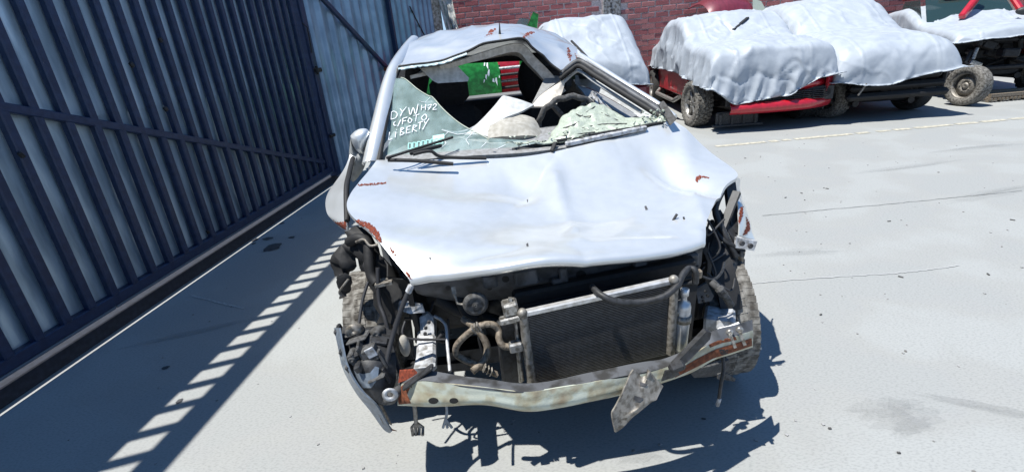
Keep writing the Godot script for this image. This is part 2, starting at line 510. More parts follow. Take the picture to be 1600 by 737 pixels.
# ------------------------------------------------------------------ the yard
func build_ground() -> void:
	var s := Shape.new()
	s.quad(Vector3(-60, 0, 40), Vector3(-60, 0, -80), Vector3(80, 0, -80), Vector3(80, 0, 40))
	origin = Vector3.ZERO
	var g := structure("ground", s, M.concrete, "sunlit pale grey concrete yard with fine cracks and scuffs")
	# the worn yellow parking line, in dashes that have not rubbed off
	var ya := ground_at(1119, 229); var yb := ground_at(1660, 179)
	var line := Shape.new()
	var t := 0.0
	var f := noise(7, 0.9, 3)
	while t < 1.0:
		var w := 0.012
		var p := ya.lerp(yb, t); var q := ya.lerp(yb, t + w)
		if f.get_noise_1d(t * 60.0) > -0.22 or t < 0.1:
			var h: float = 0.05 + 0.015 * f.get_noise_1d(t * 240.0 + 50)
			var up := Vector3(0, 0.004, 0)
			line.quad(p + Vector3(0, 0, h) + up, p - Vector3(0, 0, h) + up, q - Vector3(0, 0, h) + up, q + Vector3(0, 0, h) + up)
		t += w
	part("painted_line", line, M.yellow, g, "worn pale yellow parking line")
	for c in [[[[1192, 337], [1246, 332], [1300, 327], [1380, 320], [1430, 315], [1500, 308], [1550, 303], [1598, 298]], 0.0035, "crack", "crack"], [[[1150, 446], [1200, 441], [1290, 434], [1390, 428], [1450, 422], [1500, 415]], 0.003, "pale", "scrape"], [[[300, 462], [345, 474], [380, 482]], 0.006, "pale", "scrape"]]:
		var pts := []
		for q in c[0]: pts.append(ground_at(q[0], q[1]))
		pts = smooth_line(pts, 60)
		var k := Shape.new()
		for i in 60:
			var d: Vector3 = (pts[i + 1] - pts[i]).normalized()
			var side := Vector3(-d.z, 0, d.x)
			var w0: float = c[1] * (1.0 + 0.8 * f.get_noise_1d(i * 1.7 + c[1] * 9000)); var w1: float = c[1] * (1.0 + 0.8 * f.get_noise_1d((i + 1) * 1.7 + c[1] * 9000))
			var j0: Vector3 = side * 0.012 * f.get_noise_1d(i * 2.3); var j1: Vector3 = side * 0.012 * f.get_noise_1d((i + 1) * 2.3)
			var up := Vector3(0, 0.004, 0)
			k.quad(pts[i] + side * w0 + j0 + up, pts[i + 1] + side * w1 + j1 + up, pts[i + 1] - side * w1 + j1 + up, pts[i] - side * w0 + j0 + up)
		part(c[3], k, M[c[2]], g)
	# oil spots in the shade of the gate
	for o in [[425, 387, 0.075, 0.05], [418, 373, 0.05, 0.02], [398, 375, 0.03, 0.02], [455, 371, 0.03, 0.012], [440, 349, 0.03, 0.012], [396, 381, 0.02, 0.012], [258, 575, 0.02, 0.008], [280, 627, 0.014, 0.01]]:
		var c0 := ground_at(o[0], o[1])
		var sp := Shape.new(); var ring := []
		for k in 18:
			var a := TAU * k / 18
			var r: float = 1.0 + 0.45 * f.get_noise_2d(cos(a) * 2.0 + o[0], sin(a) * 2.0)
			ring.append(c0 + Vector3(cos(a) * o[2] * r, 0.004, sin(a) * o[3] * r * 2.0))
		for k in 18: sp.tri(c0 + Vector3(0, 0.004, 0), ring[k], ring[(k + 1) % 18])
		part("oil_spot", sp, M.stain, g)
	for q in [[1395, 640, 0.16, 0.07, 0.0], [1410, 652, 0.10, 0.04, 0.3], [1560, 300, 0.5, 0.05, 0.2], [1250, 395, 0.3, 0.04, -0.1], [1570, 650, 0.25, 0.03, -0.5], [1420, 262, 0.6, 0.05, 0.1], [1530, 230, 0.5, 0.06, 0.0], [300, 520, 0.4, 0.04, 0.3], [1000, 712, 0.10, 0.03, 0.2]]:
		var c1 := ground_at(q[0], q[1])
		for layer in 3:
			var sp := Shape.new(); var ring := []
			var off := Vector3(f.get_noise_2d(q[0], layer * 9.0) * 0.1, 0.004 + 0.001 * layer, f.get_noise_2d(q[1], layer * 7.0) * 0.1)
			for k in 28:
				var a := TAU * k / 28
				var r: float = (1.0 - 0.22 * layer) * (1.0 + 0.7 * f.get_noise_2d(cos(a) * 3.0 + q[0] + layer * 5, sin(a) * 3.0))
				ring.append(c1 + off + (Vector3(cos(a) * q[2] * r, 0, sin(a) * q[3] * r)).rotated(Vector3.UP, q[4]))
			for k in 28: sp.tri(c1 + off, ring[k], ring[(k + 1) % 28])
			part("scuff", sp, M.scuff, g)
	# grit and crumbs of concrete
	var grit := Shape.new()
	rng.seed = 5
	for i in 420:
		var p := Vector3(rng.randf_range(-2.2, 6), 0, -pow(rng.randf(), 1.6) * 6.0 - 1.0)
		var r := rng.randf_range(0.0015, 0.006) * (1.0 if i % 30 else 2.2)
		grit.box(p + Vector3(0, r * 0.3, 0), Vector3(r * 2, r, r * 1.6), Basis(Vector3.UP, rng.randf() * 6), 0.0)
	var gm := part("grit", grit, M.cement, g)
	gm.set_meta("kind", "stuff")
	var leaf := Shape.new()
	for q in [[1288, 294], [1293, 295], [1228, 309], [1253, 302], [1258, 313], [1390, 346], [1283, 492], [1545, 429], [1408, 433], [1583, 344], [1297, 670], [1405, 708], [1100, 655]]:
		var p := ground_at(q[0], q[1])
		leaf.box(p + Vector3(0, 0.004, 0), Vector3(rng.randf_range(0.01, 0.03), 0.006, 0.01), Basis(Vector3.UP, rng.randf() * 6), 0.003)
	part("litter", leaf, M.dusty, g).set_meta("kind", "stuff")

func build_gate() -> void:
	var k0 := Vector3(-2.65, 0, -2.04)
	var along := Vector3(0.0915, 0, -0.9958).normalized()
	var out := Vector3(-along.z, 0, along.x)              # into the yard
	var bs := Basis(out, Vector3.UP, -along)
	var ker := Shape.new()
	ker.box(k0 - out * 0.11 + along * 1.0 + Vector3(0, 0.05, 0), Vector3(0.14, 0.10, 13.0), bs, 0.006)
	var kerb := structure("kerb", ker, M.kerb, "low dark track kerb under the blue gate")
	var gate := thing("sliding_gate", "tall navy blue bar gate backed with grey sheet metal, left of the wrecked car", "gate", k0)
	var o := k0 - out * 0.015
	var at := func(t: float, y: float, n: float) -> Vector3: return o + along * t + Vector3(0, y, 0) + out * n
	var a0 := -6.2; var a1 := 4.3
	part("bottom_rail", Shape.new().box(at.call((a0 + a1) / 2, 0.202, 0.0), Vector3(0.03, 0.07, a1 - a0), bs, 0.006), M.navy, gate)
	part("rail_flange", Shape.new().box(at.call((a0 + a1) / 2, 0.232, -0.034), Vector3(0.038, 0.005, a1 - a0), bs), M.navy, gate)
	for i in 9:
		part("lip", Shape.new().box(at.call(a0 + (a1 - a0) * (i + 0.5) / 9.0, 0.158, 0.002 + 0.0006 * (i % 2)), Vector3(0.026, 0.016, (a1 - a0) / 9.0 - 0.012), bs, 0.003), M.lip, gate)
	part("top_rail", Shape.new().box(at.call((a0 + a1) / 2, 3.28, 0.0), Vector3(0.09, 0.22, a1 - a0), bs, 0.008), M.navy, gate)
	part("sheet_rail", Shape.new().box(at.call((a0 + a1) / 2, 2.70, -0.055), Vector3(0.035, 0.06, a1 - a0), bs, 0.006), M.navy, gate)
	var step := 0.1685
	var n := int((a1 - 0.05 - a0) / step)
	var f := noise(17, 0.3, 2)
	for i in n:
		var t := a1 - 0.10 - i * step
		var j := f.get_noise_1d(i * 9.0) * 0.006
		var b := Shape.new()
		b.box(at.call(t, 1.70, -0.004 + j), Vector3(0.048, 2.94, 0.052), bs * Basis(Vector3.RIGHT, f.get_noise_1d(i * 5.0 + 90) * 0.003), 0.007)
		part("bar", b, M.navy, gate)
	# sheets behind the bars: two rows, each a little dished
	var bays := int(ceil((a1 - a0) / (step * 4)))
	for i in bays:
		for r in 2:
			var y0: float = [0.226, 1.31][r]; var y1: float = [1.34, 2.68][r]
			var t1 := a1 - 0.02 - i * step * 4; var t0: float = t1 - step * 4 - 0.012
			var grid := []
			for yy in 9:
				var row := []
				for tt in 13:
					var u := tt / 12.0; var w := yy / 8.0
					var p: Vector3 = at.call(lerpf(t0, t1, u), lerpf(y0, y1, w), -0.052 + (0.006 if r else 0.0) + 0.002 * (i % 2))
					var fold := absf(fmod(u * 4.0, 1.0) - 0.5) * 2.0
					p += out * (0.010 * (1.0 - fold) * 0.6 + 0.008 * f.get_noise_2d(p.z * 60.0, p.y * 25.0))
					row.append(p)
				grid.append(row)
			part("sheet_panel", Shape.new().sheet(grid, 0.004), M.zinc, gate)
	# the diagonal brace between bars and sheet
	var hit := func(x: float, y: float) -> Vector3: return on_plane(x, y, o + out * 0.0, out)
	var ba: Vector3 = hit.call(-90, 152); var bb: Vector3 = hit.call(505, 253)
	part("brace", Shape.new().bar(ba, bb, 0.045, 0.05, Vector3.UP, 0.005), M.navy, gate)
	var bc: Vector3 = hit.call(40, -120); var bd: Vector3 = hit.call(-90, 152)
	# end post with its latch
	part("post", Shape.new().box(at.call(a1 + 0.07, 1.75, 0.01), Vector3(0.11, 3.3, 0.12), bs, 0.01), M.navy, gate)
	var la := Shape.new()
	la.box(at.call(a1 + 0.06, 1.42, 0.085), Vector3(0.04, 0.05, 0.16), bs, 0.006)
	la.box(at.call(a1 + 0.0, 1.42, 0.10), Vector3(0.03, 0.10, 0.03), bs, 0.006)
	la.box(at.call(a1 + 0.06, 0.62, 0.085), Vector3(0.03, 0.04, 0.14), bs, 0.006)
	la.tube([at.call(a1 - 0.05, 1.95, 0.07), at.call(a1 - 0.01, 1.9, 0.1), at.call(a1 + 0.01, 1.78, 0.09), at.call(a1 + 0.01, 1.62, 0.08)], 0.008, 6)
	part("latch", la, M.dark_metal, gate)
	# small clips and weld scars on the bars
	for c in [[250, 62, 0.03], [205, 101, 0.03], [258, 170, 0.03], [32, 242, 0.02], [324, 362, 0.02]]:
		var p: Vector3 = on_plane(c[0], c[1], o + out * 0.04, out)
		part("clip", Shape.new().box(p, Vector3(0.02, 0.035, c[2]), bs * Basis(Vector3.RIGHT, 0.5), 0.004), M.dark_metal, gate)

func build_blue_fence() -> void:
	var a := Vector3(-2.24, 0, -6.38); var b := Vector3(-1.20, 0, -10.9)
	var along := (b - a).normalized(); var out := Vector3(-along.z, 0, along.x)
	var fence := thing("corrugated_fence", "blue corrugated sheet fence with a slanting brace, between the bar gate and the brick wall", "fence", a)
	var length := a.distance_to(b)
	var width := length / 6.0
	for i in 6:
		var grid := []
		for yy in 2:
			var row := []
			for tt in 37:
				var u := tt / 36.0
				var ph := fmod(u * 3.0, 1.0)
				var rib := clampf((0.22 - absf(ph - 0.5)) * 9.0, 0.0, 1.0) * 0.045
				row.append(a + along * (width * (i + u) - 0.001 * i) + Vector3(0, 0.08 + yy * 3.0, 0) + out * (rib + 0.002 * i))
			grid.append(row)
		part("corrugated_sheet", Shape.new().sheet(grid, 0.004), M.blue_sheet, fence)
	var p1 := on_plane(498, -8, a + out * 0.09, out); var p2 := on_plane(610, 112, a + out * 0.09, out)
	part("brace", Shape.new().bar(p1, p2, 0.05, 0.06, Vector3.UP, 0.006), M.navy, fence)
	for x in [[612, 40], [540, 120]]:
		var p := on_plane(x[0], x[1], a + out * 0.07, out)
		p.y = 1.55
		if x[0] == 612: part("post", Shape.new().box(p, Vector3(0.07, 2.9, 0.07), Basis(out, Vector3.UP, -along), 0.006), M.navy, fence)
	var w1 := on_plane(640, 10, a + out * 0.06, out); var w2 := on_plane(663, 55, a + out * 0.06, out)
	part("cable", Shape.new().tube([w1, w1.lerp(w2, 0.5) - Vector3(0, 0.01, 0), w2], 0.012, 6), M.cable, fence)
	var bk := Shape.new()
	bk.box(on_plane(604, 108, a + out * 0.13, out), Vector3(0.05, 0.05, 0.12), Basis(out, Vector3.UP, -along), 0.006)
	part("hinge", bk, M.rust, fence)

func build_brick_wall() -> void:
	var z := -11.5
	var x0 := -1.0; var x1 := 14.0
	var wall := thing("brick_wall", "red brick boundary wall with pale mortar, behind the covered cars", "wall", Vector3((x0 + x1) / 2, 0, z))
	part("mortar", Shape.new().box(Vector3((x0 + x1) / 2, 1.75, z - 0.08), Vector3(x1 - x0, 3.5, 0.15)), M.mortar, wall)
	rng.seed = 77
	var meshes := []
	for k in 6:
		var s := Shape.new()
		s.box(Vector3.ZERO, Vector3(0.288 - 0.004 * k, 0.094 - 0.0015 * k, 0.03), Basis(Vector3.BACK, (k - 2.5) * 0.003), 0.007)
		origin = Vector3.ZERO
		meshes.append(s.mesh(Vector3.ZERO))
	origin = wall.position
	var rest := {}
	for k in 5: rest[k] = Shape.new()
	var count := 0
	for r in 31:
		var y := 0.06 + r * 0.111
		var x := x0 + (0.152 if r % 2 else 0.0) + 0.15
		while x < x1 - 0.15:
			var k := rng.randi() % 5
			var dz := rng.randf_range(-0.004, 0.005); var dy := rng.randf_range(-0.004, 0.004)
			var m := rng.randi() % 6; var tilt := rng.randf_range(-0.012, 0.012)
			if absf(x - 2.61) > 0.29:
				var close := y > 1.50 and y < 2.50 and x > -1.0 and x < 6.6 and not (y < 1.75 and x > 2.9)
				if close and count < 300:
					count += 1
					var b := MeshInstance3D.new()
					b.name = "brick"; b.mesh = meshes[m]; b.material_override = M.brick[k]
					wall.add_child(b, true)
					b.position = Vector3(x, y + dy, z + dz) - wall.position
					b.rotation.z = tilt
				else:
					rest[k].box(Vector3(x, y + dy, z + dz), Vector3(0.284, 0.092, 0.03), Basis(Vector3.BACK, tilt))
			x += 0.304
	for k in 5: part("further_brick", rest[k], M.brick[k], wall).set_meta("kind", "stuff")
	for i in [[2.61, 0.38], [10.4, 0.38]]:
		var pil := Shape.new()
		pil.box(Vector3(i[0], 1.77, z + 0.0), Vector3(i[1], 3.54, 0.09), Basis.IDENTITY, 0.012)
		var pm := part("pillar", pil, M.cement, wall, "grey cement pillar in the brick wall")
		if i[0] < 5:
			var hole := Shape.new()
			for q in [[955, 5], [955, 10], [956, 15]]:
				hole.box(on_plane(q[0], q[1], Vector3(0, 0, z + 0.046), Vector3.BACK), Vector3(0.035, 0.045, 0.012), Basis(Vector3.BACK, 0.4), 0.004)
			part("notch", hole, M.stain, pm)
	var col := Shape.new()
	col.box(Vector3(-1.14, 1.75, -11.05), Vector3(0.22, 3.5, 0.25), Basis(Vector3.UP, 0.15), 0.015)
	solo("cement_column", col, M.cement, "grey cement column where the blue fence meets the brick wall", "column", Vector3(-1.14, 0, -11.05))
	# torn film hanging by the column
	var hang := Shape.new()
	for q in [[688, -12, 702, 50], [697, -12, 712, 45], [692, 2, 706, 55]]:
		var a := on_plane(q[0], q[1], Vector3(0, 0, -10.85 - 0.08 * hang.v.size() / 500.0), Vector3.BACK); var b := on_plane(q[2], q[3], Vector3(0, 0, -10.9), Vector3.BACK)
		var rows := []
		var f := noise(int(q[0]), 0.06, 3)
		for i in 15:
			var row := []
			var c := a.lerp(b, i / 14.0)
			for j in 7:
				row.append(c + Vector3((j - 3) * 0.022 * (1.3 - i / 28.0), 0, 0.05 * f.get_noise_2d(j * 9.0, i * 3.0) + 0.02 * sin(j * 2.2)))
			rows.append(row)
		hang.sheet(rows, 0.003)
	solo("plastic_film", hang, M.plastic_film, "torn strips of pale plastic film hanging beside the cement column", "plastic film", Vector3(-0.8, 0, -10.9))

# ------------------------------------------------------------------ vehicles
func tyre_shape(c: Vector3, bs: Basis, r: float, w: float, blocks := 0) -> Shape:   # bs.y is the axle, pointing outwards
	var s := Shape.new()
	var h := w / 2
	s.lathe([Vector2(r * 0.62, -h * 0.8), Vector2(r * 0.70, -h), Vector2(r * 0.88, -h * 1.02), Vector2(r * 0.965, -h * 0.86), Vector2(r * 0.985, -h * 0.5), Vector2(r * 0.985, h * 0.5), Vector2(r * 0.965, h * 0.86), Vector2(r * 0.88, h * 1.02), Vector2(r * 0.70, h), Vector2(r * 0.62, h * 0.8)], c, bs, 40)
	if blocks > 0:
		for i in blocks:
			for j in 4:
				var fine_ := blocks >= 40
				var a := TAU * (i + (0.4 if j % 2 else 0.0)) / blocks
				var d := bs * Vector3(cos(a), 0, sin(a)); var tng := bs * Vector3(-sin(a), 0, cos(a))
				var off := bs.y * ((j - 1.5) * w * 0.235)
				var rr := r * (0.99 if j == 1 or j == 2 else 0.975) - (0.0055 if fine_ else 0.0)
				s.box(c + d * rr + off, Vector3(TAU * r / blocks * (0.90 if fine_ else 0.70), w * (0.222 if fine_ else 0.19), r * 0.045), Basis(tng, bs.y, d) * Basis(Vector3(0, 0, 1), (0.12 if fine_ else 0.25) * (1 if j % 2 else -1)))
	return s
func rim_shape(c: Vector3, bs: Basis, r: float, w: float, spokes := 6, steel := false) -> Shape:
	var s := Shape.new()
	var h := w / 2
	s.lathe([Vector2(r * 0.655, h * 0.86), Vector2(r * 0.66, -h * 0.7), Vector2(r * 0.60, -h * 0.7), Vector2(r * 0.56, h * 0.2), Vector2(r * 0.60, h * 0.86)], c, bs, 36)
	s.lathe([Vector2(0.001, h * 0.62), Vector2(r * 0.15, h * 0.60), Vector2(r * 0.18, h * 0.2), Vector2(0.001, h * 0.2)], c, bs, 20)
	if steel:
		s.lathe([Vector2(r * 0.16, h * 0.45), Vector2(r * 0.36, h * 0.55), Vector2(r * 0.42, h * 0.2), Vector2(r * 0.58, h * 0.15), Vector2(r * 0.58, h * 0.1), Vector2(r * 0.16, h * 0.1)], c, bs, 28)
		for i in 5:
			var a := TAU * i / 5
			s.ball(c + bs * (Vector3(cos(a), 0, sin(a)) * r * 0.26 + Vector3(0, h * 0.56, 0)), Vector3.ONE * r * 0.035, bs, 5)
	else:
		for i in spokes:
			var a := TAU * i / spokes
			var d := bs * Vector3(cos(a), 0, sin(a)); var tng := bs * Vector3(-sin(a), 0, cos(a))
			s.box(c + d * r * 0.37 + bs.y * h * 0.48, Vector3(r * 0.15, h * 0.3, r * 0.48), Basis(tng, bs.y, d), r * 0.02)
	s.lathe([Vector2(0.001, -h * 0.3), Vector2(r * 0.5, -h * 0.3), Vector2(r * 0.5, -h * 0.5), Vector2(0.001, -h * 0.5)], c, bs, 24)
	return s
func wheel(parent: Node3D, c: Vector3, axle: Vector3, r: float, w: float, blocks: int, rim: Material, tyre: Material, spokes := 6, steel := false) -> Node3D:
	var y := axle.normalized()
	var x := y.cross(Vector3.UP).normalized()
	var bs := Basis(x, y, x.cross(y))
	var n := group_node("wheel", parent)
	part("tyre", tyre_shape(c, bs, r, w, blocks), tyre, n)
	part("rim", rim_shape(c, bs, r, w, spokes, steel), rim, n)
	return n

func cover_shape(prof: Array, half: float, hem: Callable, seed_: int, to_world: Transform3D, round_: float, folds: float, flare := 0.05) -> Shape:
	# a cloth thrown over a car whose top line is prof (distance along the car, height), front last
	var f := noise(seed_, 0.9, 3); var ridge := noise(seed_ + 1, 1.5, 2, FastNoiseLite.TYPE_SIMPLEX_SMOOTH, true); var sag := noise(seed_ + 2, 0.35, 3)
	var crease := noise(seed_ + 3, 0.55, 2, FastNoiseLite.TYPE_SIMPLEX_SMOOTH, true)
	var pv := []
	for p in prof: pv.append(Vector3(0, p[1], p[0]))
	var dense := smooth_line(pv, 160)
	var lens := [0.0]
	for i in 160: lens.append(lens[i] + dense[i].distance_to(dense[i + 1]))
	var total: float = lens[160]
	var na := 210; var nb := 170
	var b_max := half + 1.0
	var grid := []
	var k := 0
	for i in na + 1:
		var d := total * i / na
		while k < 159 and lens[k + 1] < d: k += 1
		var t: float = clampf((d - lens[k]) / max(0.0001, lens[k + 1] - lens[k]), 0, 1)
		var p: Vector3 = dense[k].lerp(dense[k + 1], t)
		var tang: Vector3 = (dense[min(k + 2, 160)] - dense[max(k - 1, 0)]).normalized()
		var nrm := Vector3(0, tang.z, -tang.y)           # outwards of the top line
		var row := []
		for j in nb + 1:
			var b := lerpf(-b_max, b_max, float(j) / nb)
			var e := absf(b) - (half - round_)
			var x := absf(b); var drop := 0.0
			if e > 0 and e < round_ * PI / 2:
				x = half - round_ + round_ * sin(e / round_); drop = round_ * (1 - cos(e / round_))
			elif e >= round_ * PI / 2:
				drop = round_ + e - round_ * PI / 2
				x = half + flare * minf(drop - round_, 0.35)
			drop += 0.06 * pow(minf(absf(b) / half, 1.0), 2.0)
			var q := Vector3(x * signf(b), p.y - drop, p.z)
			# folds: they run down the cloth and deepen towards the hem
			var flat_ := clampf(1.0 - drop / 0.3, 0.25, 1.0)
			var wrinkle := (crease.get_noise_2d(d * 1.1 + b * 0.9, b * 0.8 - d * 0.4) - 0.3) * 0.035 * flat_ + sag.get_noise_2d(d * 1.2, b * 1.2) * 0.03
			var wx := d * 0.8 + 0.25 * f.get_noise_2d(d, b); var wy := b * 0.8 + 0.25 * f.get_noise_2d(b + 30, d)
			wrinkle -= 0.22 * folds * pow(1.0 - minf(1.0, absf(sag.get_noise_2d(wx * 3.2 + wy * 1.2, wy * 2.0 - wx * 0.5)) * 2.2), 5.0)
			wrinkle += 0.17 * folds * pow(1.0 - minf(1.0, absf(sag.get_noise_2d(wx * 2.0 - wy * 3.0 + 70, wy * 1.8 + wx * 1.5)) * 2.4), 6.0)
			q += nrm * wrinkle
			var side := clampf(drop / 0.5, 0.0, 1.0); var front := clampf((nrm.z - 0.4) * 2.0, 0, 1) * clampf((prof[prof.size() - 3][1] - p.y) / 0.5, 0, 1)
			q.x += signf(b) * side * folds * (1.0 * ridge.get_noise_2d(d * 1.3, b * 0.3) + 0.4 * f.get_noise_2d(d * 1.6, drop * 0.4))
			q.z += front * folds * (0.8 * ridge.get_noise_2d(b * 1.2 + d * 0.35 + 40, d * 0.25) + 0.4 * f.get_noise_2d(b * 1.7, d * 0.3))
			var low: float = hem.call(q.x, q.z) + 0.03 * f.get_noise_2d(q.x * 1.5, q.z * 1.5)
			if q.y < low: q.y = low - 0.02 * clampf((low - q.y), 0.0, 0.3)
			if j == 62 or j == 108: q += Vector3(0, 0.006, 0) + nrm * 0.006
			row.append(to_world * q)
		grid.append(row)
	return Shape.new().sheet(grid, 0.006)

func box_in(tr: Transform3D, s: Shape, c: Vector3, size: Vector3, bevel := 0.02, turn := Basis.IDENTITY) -> Shape:
	return s.box(tr * c, size, tr.basis * turn, bevel)
func underbody(node: Node3D, tr: Transform3D, half: float, front: float, rear: float, low: float, high: float) -> void:
	var s := Shape.new()
	box_in(tr, s, Vector3(0, (low + high) / 2 + 0.05, (front + rear) / 2 - 0.25), Vector3(half * 2 - 0.5, high - low - 0.1, front - rear - 0.7), 0.05)
	box_in(tr, s, Vector3(0, low + 0.08, (front + rear) / 2), Vector3(half * 2 - 0.75, 0.12, front - rear - 0.5), 0.03)
	for x in [-1, 1]:
		s.tube([tr * Vector3(x * 0.38, low + 0.02, front - 0.2), tr * Vector3(x * 0.42, low - 0.02, front - 1.2), tr * Vector3(x * 0.42, low - 0.02, rear + 0.4)], 0.05, 6)
	s.tube([tr * Vector3(-half + 0.2, 0.33, front - 0.78), tr * Vector3(half - 0.2, 0.33, front - 0.78)], 0.05, 8)
	s.tube([tr * Vector3(-half + 0.2, 0.33, rear + 0.8), tr * Vector3(half - 0.2, 0.33, rear + 0.8)], 0.06, 8)
	for i in 14:
		box_in(tr, s, Vector3(rng.randf_range(-half + 0.35, half - 0.35), rng.randf_range(low + 0.05, high - 0.1), front - rng.randf_range(0.15, 0.5)), Vector3(rng.randf_range(0.06, 0.3), rng.randf_range(0.03, 0.16), rng.randf_range(0.05, 0.2)), 0.015, Basis(Vector3(rng.randf(), rng.randf(), 1).normalized(), rng.randf_range(-0.4, 0.4)))
	part("underbody", s, M.dark_metal, node)
func side_panels(node: Node3D, tr: Transform3D, half: float, front: float, rear: float, low: float, high: float, m: Material) -> void:
	for x in [-1, 1]:
		var s := Shape.new()
		box_in(tr, s, Vector3(x * (half - 0.06), (low + high) / 2, (front - 1.25 + rear + 1.25) / 2), Vector3(0.07, high - low, front - rear - 2.5), 0.02)
		box_in(tr, s, Vector3(x * (half - 0.06), high - 0.12, front - 0.6), Vector3(0.05, 0.22, 1.0), 0.02)
		box_in(tr, s, Vector3(x * (half - 0.06), (low + high) / 2 + 0.1, rear + 0.22), Vector3(0.06, high - low - 0.2, 0.4), 0.02)
		part("side_panel", s, m, node)

func build_covered_cars() -> void:
	rng.seed = 31
	# the rounded hatchback cover behind the wreck
	var tr := Transform3D(Basis(Vector3.UP, 0.05), Vector3(1.62, 0, -8.05))
	var n := thing("covered_hatchback", "low car under a silver cover, directly behind the wrecked car's dented roof", "covered car", tr.origin, 0.0, "cars under silver covers by the brick wall")
	var hem := func(x: float, z: float) -> float: return 0.78 + 0.10 * clampf((x - 0.2) / 0.8, -1, 1) * -0.6 + 0.05 * clampf((-z) / 2.0, 0, 1)
	part("cover", cover_shape([[-3.3, 0.9], [-3.2, 1.3], [-2.8, 1.62], [-2.0, 1.80], [-1.2, 1.84], [-0.85, 1.78], [-0.35, 1.42], [-0.05, 1.22], [0.08, 1.10], [0.12, 0.9], [0.13, 0.5], [0.13, 0.1]], 0.76, hem, 201, tr, 0.22, 0.06), M.tarp, n)
	underbody(n, tr, 0.85, 0.1, -3.7, 0.2, 0.85)
	side_panels(n, tr, 0.84, 0.0, -3.6, 0.25, 0.85, M.maroon)
	for q in [[-0.72, -0.75], [0.72, -0.75], [-0.72, -3.1], [0.72, -3.1]]:
		wheel(n, tr * Vector3(q[0], 0.3, q[1]), tr.basis * Vector3(signf(q[0]), 0, 0), 0.3, 0.19, 0, M.alu_dull, M.rubber)
	var bpr := Shape.new()
	box_in(tr, bpr, Vector3(0, 0.62, 0.02), Vector3(1.6, 0.3, 0.2), 0.08)
	part("bumper", bpr, M.maroon, n)
	# the red pickup
	tr = Transform3D(Basis(Vector3.UP, -0.10), Vector3(3.90, 0, -7.14))
	n = thing("covered_pickup", "bright red pickup under a wrinkled silver cover, its red bumper and left wheel bare", "covered car", tr.origin, 0.0, "cars under silver covers by the brick wall")
	hem = func(x: float, z: float) -> float:
		if z > -0.25: return 0.42 + 0.14 * clampf((x + 0.55) / 1.2, 0, 1) + 0.20 * clampf((x - 0.2) / 0.7, 0, 1) + 0.24 * clampf((-0.50 - x) / 0.35, 0, 1)
		if x < 0: return lerpf(0.80, 0.66, clampf((z + 1.6) / 1.2, 0, 1))
		return 0.75
	var cov := cover_shape([[-5.0, 0.9], [-4.9, 1.15], [-4.3, 1.25], [-3.6, 1.35], [-3.1, 1.66], [-2.4, 1.72], [-1.9, 1.67], [-1.5, 1.42], [-1.15, 1.29], [-0.5, 1.25], [-0.12, 1.20], [0.02, 1.05], [0.06, 0.7], [0.07, 0.2]], 0.84, hem, 230, tr, 0.12, 0.10, 0.07)
	part("cover", cov, M.tarp, n)
	underbody(n, tr, 0.86, 0.0, -4.9, 0.30, 1.0)
	side_panels(n, tr, 0.84, -0.1, -4.9, 0.38, 0.95, M.red)
	wheel(n, tr * Vector3(-0.80, 0.36, -0.80), tr.basis * Vector3(-1, 0.02, 0.12), 0.36, 0.26, 30, M.alu, M.tyre_dusty, 6)
	wheel(n, tr * Vector3(0.82, 0.36, -0.80), tr.basis * Vector3(1, 0, -0.1), 0.36, 0.26, 30, M.alu, M.rubber, 6)
	wheel(n, tr * Vector3(-0.80, 0.36, -3.9), tr.basis * Vector3(-1, 0, 0), 0.36, 0.26, 0, M.alu, M.rubber, 6)
	wheel(n, tr * Vector3(0.80, 0.36, -3.9), tr.basis * Vector3(1, 0, 0), 0.36, 0.26, 0, M.alu, M.rubber, 6)
	# bumper: a swept red shell with a dark grille slot
	var bump_sh := func(y0: float, y1: float, xa: float, xb: float, dz: float) -> Shape:
		var rows := []
		for i in 7:
			var row := []
			var v := i / 6.0
			for j in 25:
				var x := lerpf(xa, xb, j / 24.0)
				var zz: float = 0.16 - 0.30 * pow(absf(x) / 0.95, 3.0) + dz + 0.05 * sin(v * PI)
				row.append(tr * Vector3(x, lerpf(y0, y1, v), zz))
			rows.append(row)
		return Shape.new().sheet(rows, 0.03)
	var bp := part("bumper", bump_sh.call(0.29, 0.40, -0.55, 0.90, -0.10), M.red, n)
	part("bumper_bar", bump_sh.call(0.56, 0.66, 0.25, 0.90, -0.17), M.red, n)
	part("bumper_corner", bump_sh.call(0.36, 0.86, 0.77, 0.93, -0.09), M.red, n)
	var grille := Shape.new()
	for i in 5: 
		box_in(tr, grille, Vector3(0.18, 0.415 + i * 0.027, 0.02), Vector3(1.2, 0.010, 0.05), 0.003)
	for i in 9: box_in(tr, grille, Vector3(-0.32 + i * 0.13, 0.465, 0.0), Vector3(0.010, 0.13, 0.04), 0.002)
	box_in(tr, grille, Vector3(0.15, 0.47, -0.05), Vector3(1.5, 0.2, 0.03), 0.01)
	part("grille", grille, M.plastic, n)
	var fog := Shape.new()
	fog.lathe([Vector2(0.001, 0.02), Vector2(0.05, 0.015), Vector2(0.065, 0.03), Vector2(0.07, 0.0), Vector2(0.001, -0.02)], tr * Vector3(0.78, 0.48, -0.05), Basis(tr.basis.x, tr.basis.z, -tr.basis.y), 20)
	part("fog_lamp", fog, M.black, n)
	var sk := Shape.new()
	box_in(tr, sk, Vector3(-0.35, 0.17, -0.25), Vector3(0.62, 0.20, 0.05), 0.02)
	box_in(tr, sk, Vector3(-0.35, 0.07, -0.22), Vector3(0.72, 0.03, 0.10), 0.01)
	for i in 4: box_in(tr, sk, Vector3(-0.6 + i * 0.17, 0.16, -0.21), Vector3(0.04, 0.17, 0.04), 0.01)
	part("skid_plate", sk, M.dusty, n)
	var step := Shape.new()
